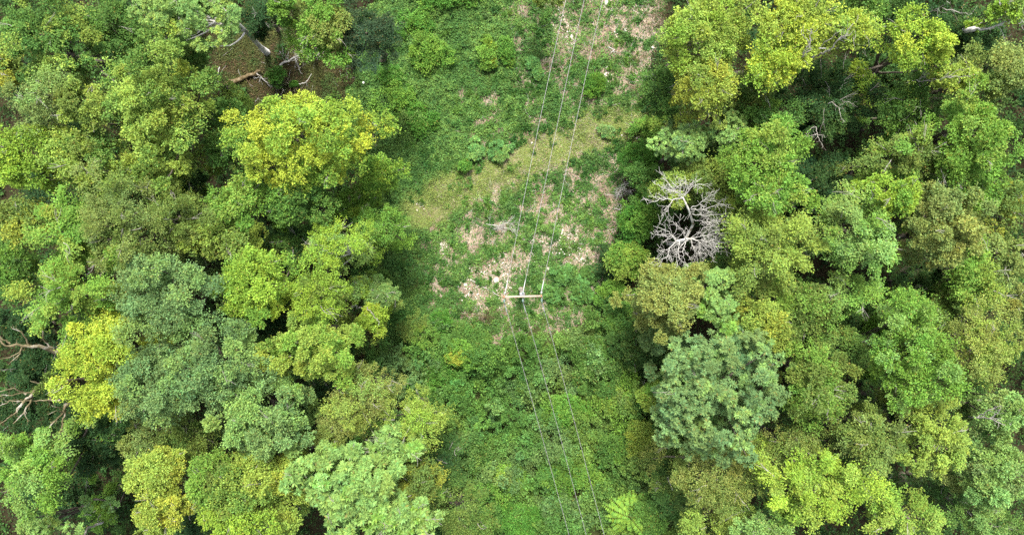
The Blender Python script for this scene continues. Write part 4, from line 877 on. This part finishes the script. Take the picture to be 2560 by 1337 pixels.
bare_bough('pale grey branched stem in the dark sprays, upper', (2010, 280), [[(2080, 255, 11.2), (2094, 268, 11.8), (2102, 285, 12.2), (2110, 310, 12.6)], [(2105, 254, 11.5), (2120, 255, 12), (2135, 262, 12.3)], [(2100, 250, 11.6), (2120, 240, 12), (2136, 234, 12.4)]], .035, .012, 5, .45, 36)
bare_bough('pale grey branched stem in the dark sprays, lower', (1985, 330), [[(2040, 318, 11), (2043, 335, 11.4), (2050, 352, 11.7), (2056, 370, 12)], [(2044, 338, 11.4), (2058, 338, 11.8), (2064, 345, 12)], [(2043, 335, 11.4), (2034, 338, 11.7), (2024, 340, 11.9)]], .035, .012, 4, .4, 37)
bare_bough('white forked bough beside the pale grey green edge tree', (2390, 1040), [[(2438, 1042, 14.6), (2475, 1045, 15.4), (2505, 1045, 16)], [(2445, 1042, 14.8), (2475, 1022, 15.6), (2502, 1014, 16.1)], [(2475, 1045, 15.4), (2492, 1032, 15.9), (2502, 1020, 16.2)], [(2475, 1045, 15.4), (2495, 1055, 15.9), (2512, 1062, 16.2)]], .055, .018, 3, .5, 38)
bare_bough('curved whitish stem in the yellow tipped small tree', (880, 765), [[(900, 768, 8), (915, 768, 8.8), (928, 782, 9.4), (945, 800, 9.9), (948, 812, 10.1)]], .05, .02, 3, .35, 39)
bare_bough('grey forked stems under the pale lime birch', (850, 690), [[(845, 678, 7), (820, 665, 9), (800, 648, 10.5), (780, 620, 12), (765, 605, 13)], [(820, 665, 9), (838, 655, 10.5), (850, 645, 11.5)]], .07, .025, 5, .6, 40)
bare_bough('dark grey forked branch at the bottom left edge', (290, 1290), [[(240, 1310, 9), (215, 1325, 10.5), (190, 1340, 11.5)], [(215, 1325, 10.5), (212, 1338, 11), (210, 1350, 11.4)]], .09, .04, 2, .4, 41)
bare_bough('bleached stick in the thicket hollow left of the great blue green tree', (1585, 985), [[(1600, 990, 2.6), (1607, 965, 3.3), (1612, 952, 3.8)], [(1602, 985, 2.7), (1610, 975, 3.3), (1612, 962, 3.7)]], .025, .01, 5, .5, 42)

def log_thing(name, label, paths, mat, cat='log', seed=0):
    rg = np.random.default_rng(seed); bx = P(paths[0][0][0][0], paths[0][0][0][1], 0); root = empty(name, bx); tag(root, label, cat, 'fallen wood on the forest floor')
    for k, (pts, r0, r1, n, ln) in enumerate(paths):
        tb = Tubes(); dead_branch(tb, rg, [P(*q) - bx for q in pts], r0, r1, n, ln, 2 if n > 4 else 1, 1.0, (0, 0, .05)); tb.build('stem' if k == 0 else 'branch', mat[min(k, len(mat) - 1)], root)
log_thing('fallen_log', 'thick brown mossy log lying beside the white bucket', [([(548, 213, .22), (572, 210, .25), (600, 198, .28), (628, 186, .35), (655, 178, .4)], .27, .10, 8, 1.6), ([(548, 205, .3), (545, 190, .45), (548, 168, .7)], .06, .04, 0, .3), ([(640, 180, .4), (665, 205, .5), (690, 212, .4)], .05, .02, 10, 1.0)], [M_BROWNWOOD, M_DEAD], seed=5)
log_thing('fallen_branch', 'bleached fallen branch fanning out below the leaning trunk', [([(700, 165, .2), (725, 152, .5), (745, 142, .8), (757, 132, 1.0), (790, 126, 1.0)], .09, .03, 16, 1.1), ([(757, 132, 1.0), (780, 136, 1.1), (800, 134, 1)], .04, .015, 9, .8), ([(715, 158, .3), (708, 143, .6), (700, 128, .8)], .03, .012, 5, .6)], [M_DEAD], 'branch', 6)
log_thing('fallen_branch', 'mossy fallen branch with a spray of twigs beside the tiny green bush', [([(665, 210, .2), (690, 208, .3), (715, 205, .5), (738, 220, .4)], .07, .02, 12, .9)], [M_MOSSDEAD], 'branch', 7)
log_thing('fallen_branch', 'pale hooked stick right of the tiny green bush', [([(748, 210, .15), (762, 209, .3), (770, 200, .4), (778, 185, .5)], .045, .018, 2, .4)], [M_DEAD], 'branch', 8)
log_thing('fallen_branch', 'bleached crooked stick lying in the upper straw right of the right wire', [([(1520, 118, .1), (1537, 125, .25), (1525, 134, .2)], .035, .015, 3, .6)], [M_DEAD], 'branch', 9)
log_thing('fallen_branch', 'thin straight pale pole lying left of the crossarm', [([(1178, 700, .1), (1215, 720, .2), (1247, 737, .3)], .035, .02, 2, .4)], [M_DEAD], 'branch', 10)
log_thing('fallen_branch', 'brushwood heap of grey twigs left of the left wire', [([(1215, 560, .1), (1245, 565, .3), (1275, 555, .3)], .03, .012, 16, .9), ([(1230, 575, .1), (1255, 568, .3), (1280, 575, .2)], .025, .01, 12, .8)], [M_DEAD], 'branch', 11)
log_thing('fallen_branch', 'pale brushwood tangle at the right rim of the bare straw', [([(1540, 500, .1), (1548, 480, .4), (1560, 470, .3)], .03, .012, 16, .9), ([(1530, 520, .1), (1552, 525, .3), (1565, 505, .2)], .025, .01, 12, .8)], [M_DEAD], 'branch', 12)
log_thing('fallen_branch', 'curly grey brushwood below the bare straw left of the wires', [([(1140, 790, .1), (1175, 785, .5), (1215, 795, .3)], .03, .012, 18, 1.1), ([(1160, 805, .1), (1195, 800, .4), (1225, 790, .2)], .025, .01, 14, .9)], [M_BROWNWOOD], 'branch', 13)
log_thing('fallen_branch', 'brown brushwood heap at the top right corner of the straw', [([(1610, 30, .1), (1635, 40, .4), (1655, 30, .3)], .03, .012, 18, 1.1), ([(1600, 55, .1), (1630, 65, .4), (1650, 60, .2)], .025, .01, 14, .9)], [M_BROWNWOOD], 'branch', 14)
log_thing('fallen_branch', 'dry brown brushwood lying below the dark bulging tree', [([(1565, 210, .1), (1590, 220, .4), (1600, 240, .3)], .03, .012, 14, 1.0), ([(1560, 150, .1), (1590, 148, .3), (1610, 152, .2)], .025, .01, 14, .9)], [M_BROWNWOOD], 'branch', 15)
# grey stump beside the small lime tree and the white bucket on the log
q = P(937, 316); st_ = empty('tree_stump', q); tag(st_, 'small grey sawn stump beside the bright yellow tree', 'stump')
tb = Tubes(); an = np.linspace(0, 6.283, 13)[:-1]
tb.add([(0, 0, 0), (0, 0, .12), (.01, 0, .30), (.015, .01, .42)], [.40, .31, .27, .26], 11); tb.build('trunk', M_BROWNWOOD, st_)
tb = Tubes(); tb.add([(.015, .01, .45), (.015, .01, .49)], [.25, .25], 11); tb.build('cut_face', M_CONCRETE, st_)
q = P(544, 204, .42); bk = empty('bucket', q); tag(bk, 'small white plastic bucket lying on the brown fallen log', 'bucket')
tb = Tubes(); tb.add([(0, .16, .1), (.0, .0, .1), (0, -.13, .1)], [.13, .118, .105], 14); tb.build('body', M_WHITE, bk)
tb = Tubes(); tb.add([(0, .163, .1), (0, .185, .1)], [.14, .14], 14); tb.build('rim', M_WHITE, bk)
q = P(913, 214, .25); wf = empty('wild_flower', q * np.array([1, 1, 0])); tag(wf, 'single white umbel flower among the nettles left of the clearing', 'flower')
tb = Tubes(); tb.add([(0, 0, 0), (.02, .01, .5), (.03, .02, 1.0)], .012, 5); tb.build('stem', M_MOSS, wf)
k = 60; a_ = rng.random(k) * 6.28; r_ = .06 * np.sqrt(rng.random(k)); v, f = leaf_arrays(np.stack([.03 + r_ * np.cos(a_), .02 + r_ * np.sin(a_), 1.02 + rng.normal(0, .01, k)], 1), rng.normal(0, 1, (k, 3)) * [1, 1, .2], np.tile([0, 0, 1.0], (k, 1)), np.full(k, .04), np.full(k, .035)); quad_mesh('blossom', v, f, M_WHITE, None, wf)

# fern-leaved sapling at the bottom: long pinnate fronds
q = P(1553, 1243, 0); fs_ = empty('fern_leaved_sapling', q); tag(fs_, 'bright sapling with a wheel of long fern like leaves', 'sapling')
tb = Tubes(); tb.add([(0, 0, 0), (.05, 0, 2.2), (0, .05, 4.2)], [.06, .045, .03], 7); tb.build('trunk', M_BARK, fs_)
rg = np.random.default_rng(4)
for i in range(24):
    a_ = i * 2.399 + rg.normal(0, .1); ln = rg.uniform(1.0, 2.1); el = rg.uniform(.05, .6); z0 = 3.8 + rg.uniform(-.7, .4)
    t_ = np.linspace(0, 1, 12); pts = np.stack([np.cos(a_) * ln * t_, np.sin(a_) * ln * t_, z0 + el * ln * t_ - .75 * ln * t_ * t_], 1)
    tb = Tubes(); tb.add(pts, np.linspace(.014, .005, 12), 4, cap=False); fr = tb.build('frond', M_MOSS, fs_)
    kk = 15; tl = np.repeat(np.linspace(.12, 1, kk), 2); sg = np.tile([1., -1.], kk)
    p = np.stack([np.interp(tl, t_, pts[:, j]) for j in range(3)], 1); T_ = np.array([np.cos(a_), np.sin(a_), -.2]); S_ = np.array([-np.sin(a_), np.cos(a_), 0])
    d = T_ * .35 + S_ * sg[:, None] + np.array([0, 0, -.12]) + rg.normal(0, .08, (2 * kk, 3)); L = .36 * np.sin(np.clip(tl, .1, .97) * 3.0) ** .6 + .06
    v, f = leaf_arrays(p, d, np.array([0, 0, 1.0]) + rg.normal(0, .15, (2 * kk, 3)), L, L * .46)
    quad_mesh('leaflets', v, f, M_LEAF, jit(np.tile(colour((.17, .31, .045)), (2 * kk, 1)), .16), fr)

# ------------------------------------------------------------------ power line
ZP = 10.3
arm_l, arm_r = P(1258, 740.5, ZP), P(1355, 738.0, ZP); arm_c = (arm_l + arm_r) / 2; ang = math.atan2(arm_r[1] - arm_l[1], arm_r[0] - arm_l[0]); alen = np.linalg.norm(arm_r - arm_l)
pc = P(1306.5, 735.5, ZP); pb = np.array([pc[0], pc[1] , 0.0])
pole = empty('utility_pole', pb); tag(pole, 'wooden power pole with a pale crossarm carrying three wires', 'utility pole')
def L_(p): return np.asarray(p) - pb
tb = Tubes(); tb.add([L_((pb[0], pb[1], -.3)), L_((pb[0], pb[1], 5)), L_((pc[0], pc[1], ZP + .12))], [.17, .145, .115], 12); tb.build('shaft', M_CONCRETE, pole)
tb = Tubes(); ex = (arm_r - arm_l) / alen; ey = np.array([-ex[1], ex[0], 0])
tb.box(L_(arm_c + np.array([0, 0, .10]) - ey * .03), alen * .93, .115, .12, ang); ca = tb.build('crossarm', M_ARM, pole, smooth=False)
md = ca.modifiers.new('bevel', 'BEVEL'); md.width = .012; md.segments = 2
for e, s_ in ((arm_l, 1), (arm_r, -1)):
    tb = Tubes(); tb.box(L_(e + ex * s_ * alen * .018 + np.array([0, 0, .10]) - ey * .03), alen * .033, .15, .15, ang); tb.build('end_plate', M_RUST, pole, smooth=False)
tb = Tubes(); tb.box(L_(pc + np.array([0, 0, .13]) + ey * .02 - ex * .03), .30, .22, .05, ang + .1); tb.build('top_bracket', M_STEEL, pole, smooth=False)
tb = Tubes(); tb.add([L_(pc + ey * .10 + np.array([0, 0, .15])), L_(pc + ey * .12 + np.array([0, 0, .42]))], [.05, .035], 8); tb.build('pin_insulator', M_GLASS, pole)
UP = {'left': [(1264, 727), (1321, 446), (1365, 222), (1415, 0)], 'middle': [(1308, 727), (1367, 446), (1411, 222), (1461, 0)], 'right': [(1354, 727), (1413, 446), (1456, 222), (1507, 0)]}
DN = {'left': [(1261, 757), (1300, 891), (1357, 1100), (1423, 1337)], 'middle': [(1308, 757), (1347, 891), (1402, 1100), (1466, 1337)], 'right': [(1355, 757), (1394, 891), (1447, 1100), (1511, 1337)]}
zu = [10.35, 10.0, 9.9, 10.2]; zd = [10.35, 9.4, 8.3, 7.3]
for nm in ('left', 'middle', 'right'):
    fr_ = {'left': .02, 'middle': .5, 'right': .98}[nm]; a0 = arm_l * (1 - fr_) + arm_r * fr_ + np.array([0, 0, .10])
    for (tab, zz, word, edge) in ((UP, zu, 'northern', 'top'), (DN, zd, 'southern', 'bottom')):
        pts = np.array([P(px, py, z) for (px, py), z in zip(tab[nm], zz)])
        d0 = (pts[1] - pts[0]); d0 /= np.linalg.norm(d0)
        # strain insulator string between arm and wire, three sheds
        i0 = a0 + d0 * .10; sg = 1 if word == 'northern' else -1
        i0 = a0 - ey * .03 + ey * sg * .10; i1 = pts[0]
        ins = Tubes(); dv = i1 - i0; ins.add([L_(i0), L_(i0 + dv * .25), L_(i0 + dv * .75), L_(i1)], [.014, .02, .02, .014], 6)
        io = ins.build('insulator', M_STEEL, pole)
        for t_ in (.38, .55, .72):
            sd = Tubes(); c_ = i0 + dv * t_; du = dv / np.linalg.norm(dv); sd.add([L_(c_ - du * .022), L_(c_), L_(c_ + du * .03)], [.035, .085, .03], 12)
            sd.build('shed', M_GLASS if word == 'southern' else M_STEEL, io)
        out_ = pts[-1] + (pts[-1] - pts[-2]) / np.linalg.norm(pts[-1] - pts[-2]) * np.array([1, 1, 0]) * 45 + np.array([0, 0, 1.0])
        tt = np.array([0, .33, .66, 1.0]); ft = np.linspace(0, 1, 22)
        co = [np.polyfit(tt, pts[:, j], 2) for j in range(3)]; fine = np.stack([np.polyval(c_, ft) for c_ in co], 1); fine[0] = pts[0]
        fine = np.concatenate([fine, out_[None]])
        w_ = Tubes(); w_.add(fine, .0135, 6); wo = w_.build('wire', M_WIRE, None, origin=fine[0]); wo.location = Vector(fine[0])
        tag(wo, {'left': 'leftmost', 'middle': 'middle', 'right': 'rightmost'}[nm] + ' of the three grey wires running from the crossarm to the %s edge' % edge, 'power line', 'overhead power wires')
        # grip wound on the wire end
        gp = Tubes(); gp.add(fine[:3] - pts[0] if False else np.array([pts[0], pts[0] + d0 * .35, pts[0] + d0 * .7]) - pb, [.032, .032, .022], 6); gp.build('wire_grip', M_STEEL, pole)
    jp = Tubes(); n_, s2 = P(*UP[nm][0], zu[0]) + np.array([0, 0, 0]), P(*DN[nm][0], zd[0]); jp.add(curve_pts(L_(n_), L_(s2), (.05, 0, .32 if nm == 'middle' else -.30), 9), .013, 5); jp.build('jumper', M_WIRE, pole)

# ------------------------------------------------------------------ camera, light
cam = bpy.data.cameras.new('camera'); co = bpy.data.objects.new('camera', cam); COL.objects.link(co)
co.location = (0, 0, H); co.rotation_euler = (0, 0, 0); cam.sensor_width = 36; cam.lens = 36 / 2 / math.tan(R(73.74) / 2); cam.clip_end = 5000; cam.clip_start = .5
SC.camera = co
sd = Vector((.0, .52, 1.0)).normalized()
sun = bpy.data.lights.new('sun', 'SUN'); so = bpy.data.objects.new('sun', sun); COL.objects.link(so)
sun.energy = SUN_E; sun.angle = R(12); sun.color = (1, .95, .84); so.rotation_euler = sd.to_track_quat('Z', 'Y').to_euler(); so.location = sd * 100
w = bpy.data.worlds.new('World'); SC.world = w; w.use_nodes = True; nt = w.node_tree; nt.nodes.clear()
sk = nt.nodes.new('ShaderNodeTexSky'); sk.sky_type = 'NISHITA'; sk.sun_disc = False; sk.sun_elevation = math.asin(sd.z); sk.sun_rotation = math.atan2(sd.x, sd.y)
sk.dust_density = 3.0; sk.air_density = 1.0; sk.ozone_density = 1.0
bg = nt.nodes.new('ShaderNodeBackground'); bg.inputs['Strength'].default_value = SKY_E; ow = nt.nodes.new('ShaderNodeOutputWorld')
hs = nt.nodes.new('ShaderNodeHueSaturation'); hs.inputs['Saturation'].default_value = .4   # a white, thinly clouded sky
nt.links.new(sk.outputs[0], hs.inputs['Color']); nt.links.new(hs.outputs[0], bg.inputs['Color']); nt.links.new(bg.outputs[0], ow.inputs['Surface'])
SC.view_settings.view_transform = 'Standard'; SC.view_settings.look = 'None'; SC.view_settings.gamma = 1; SC.view_settings.exposure = EXPO
SC.render.engine = 'CYCLES'; cy = SC.cycles
cy.max_bounces = 6; cy.diffuse_bounces = 4; cy.glossy_bounces = 2; cy.transmission_bounces = 4; cy.transparent_max_bounces = 4; cy.caustics_reflective = False; cy.caustics_refractive = False
cy.use_denoising = False; cy.denoiser = 'OPENIMAGEDENOISE'
try: cy.denoising_input_passes = 'RGB_ALBEDO_NORMAL'; cy.denoising_prefilter = 'ACCURATE'
except Exception: pass
cy.filter_width = 1.5
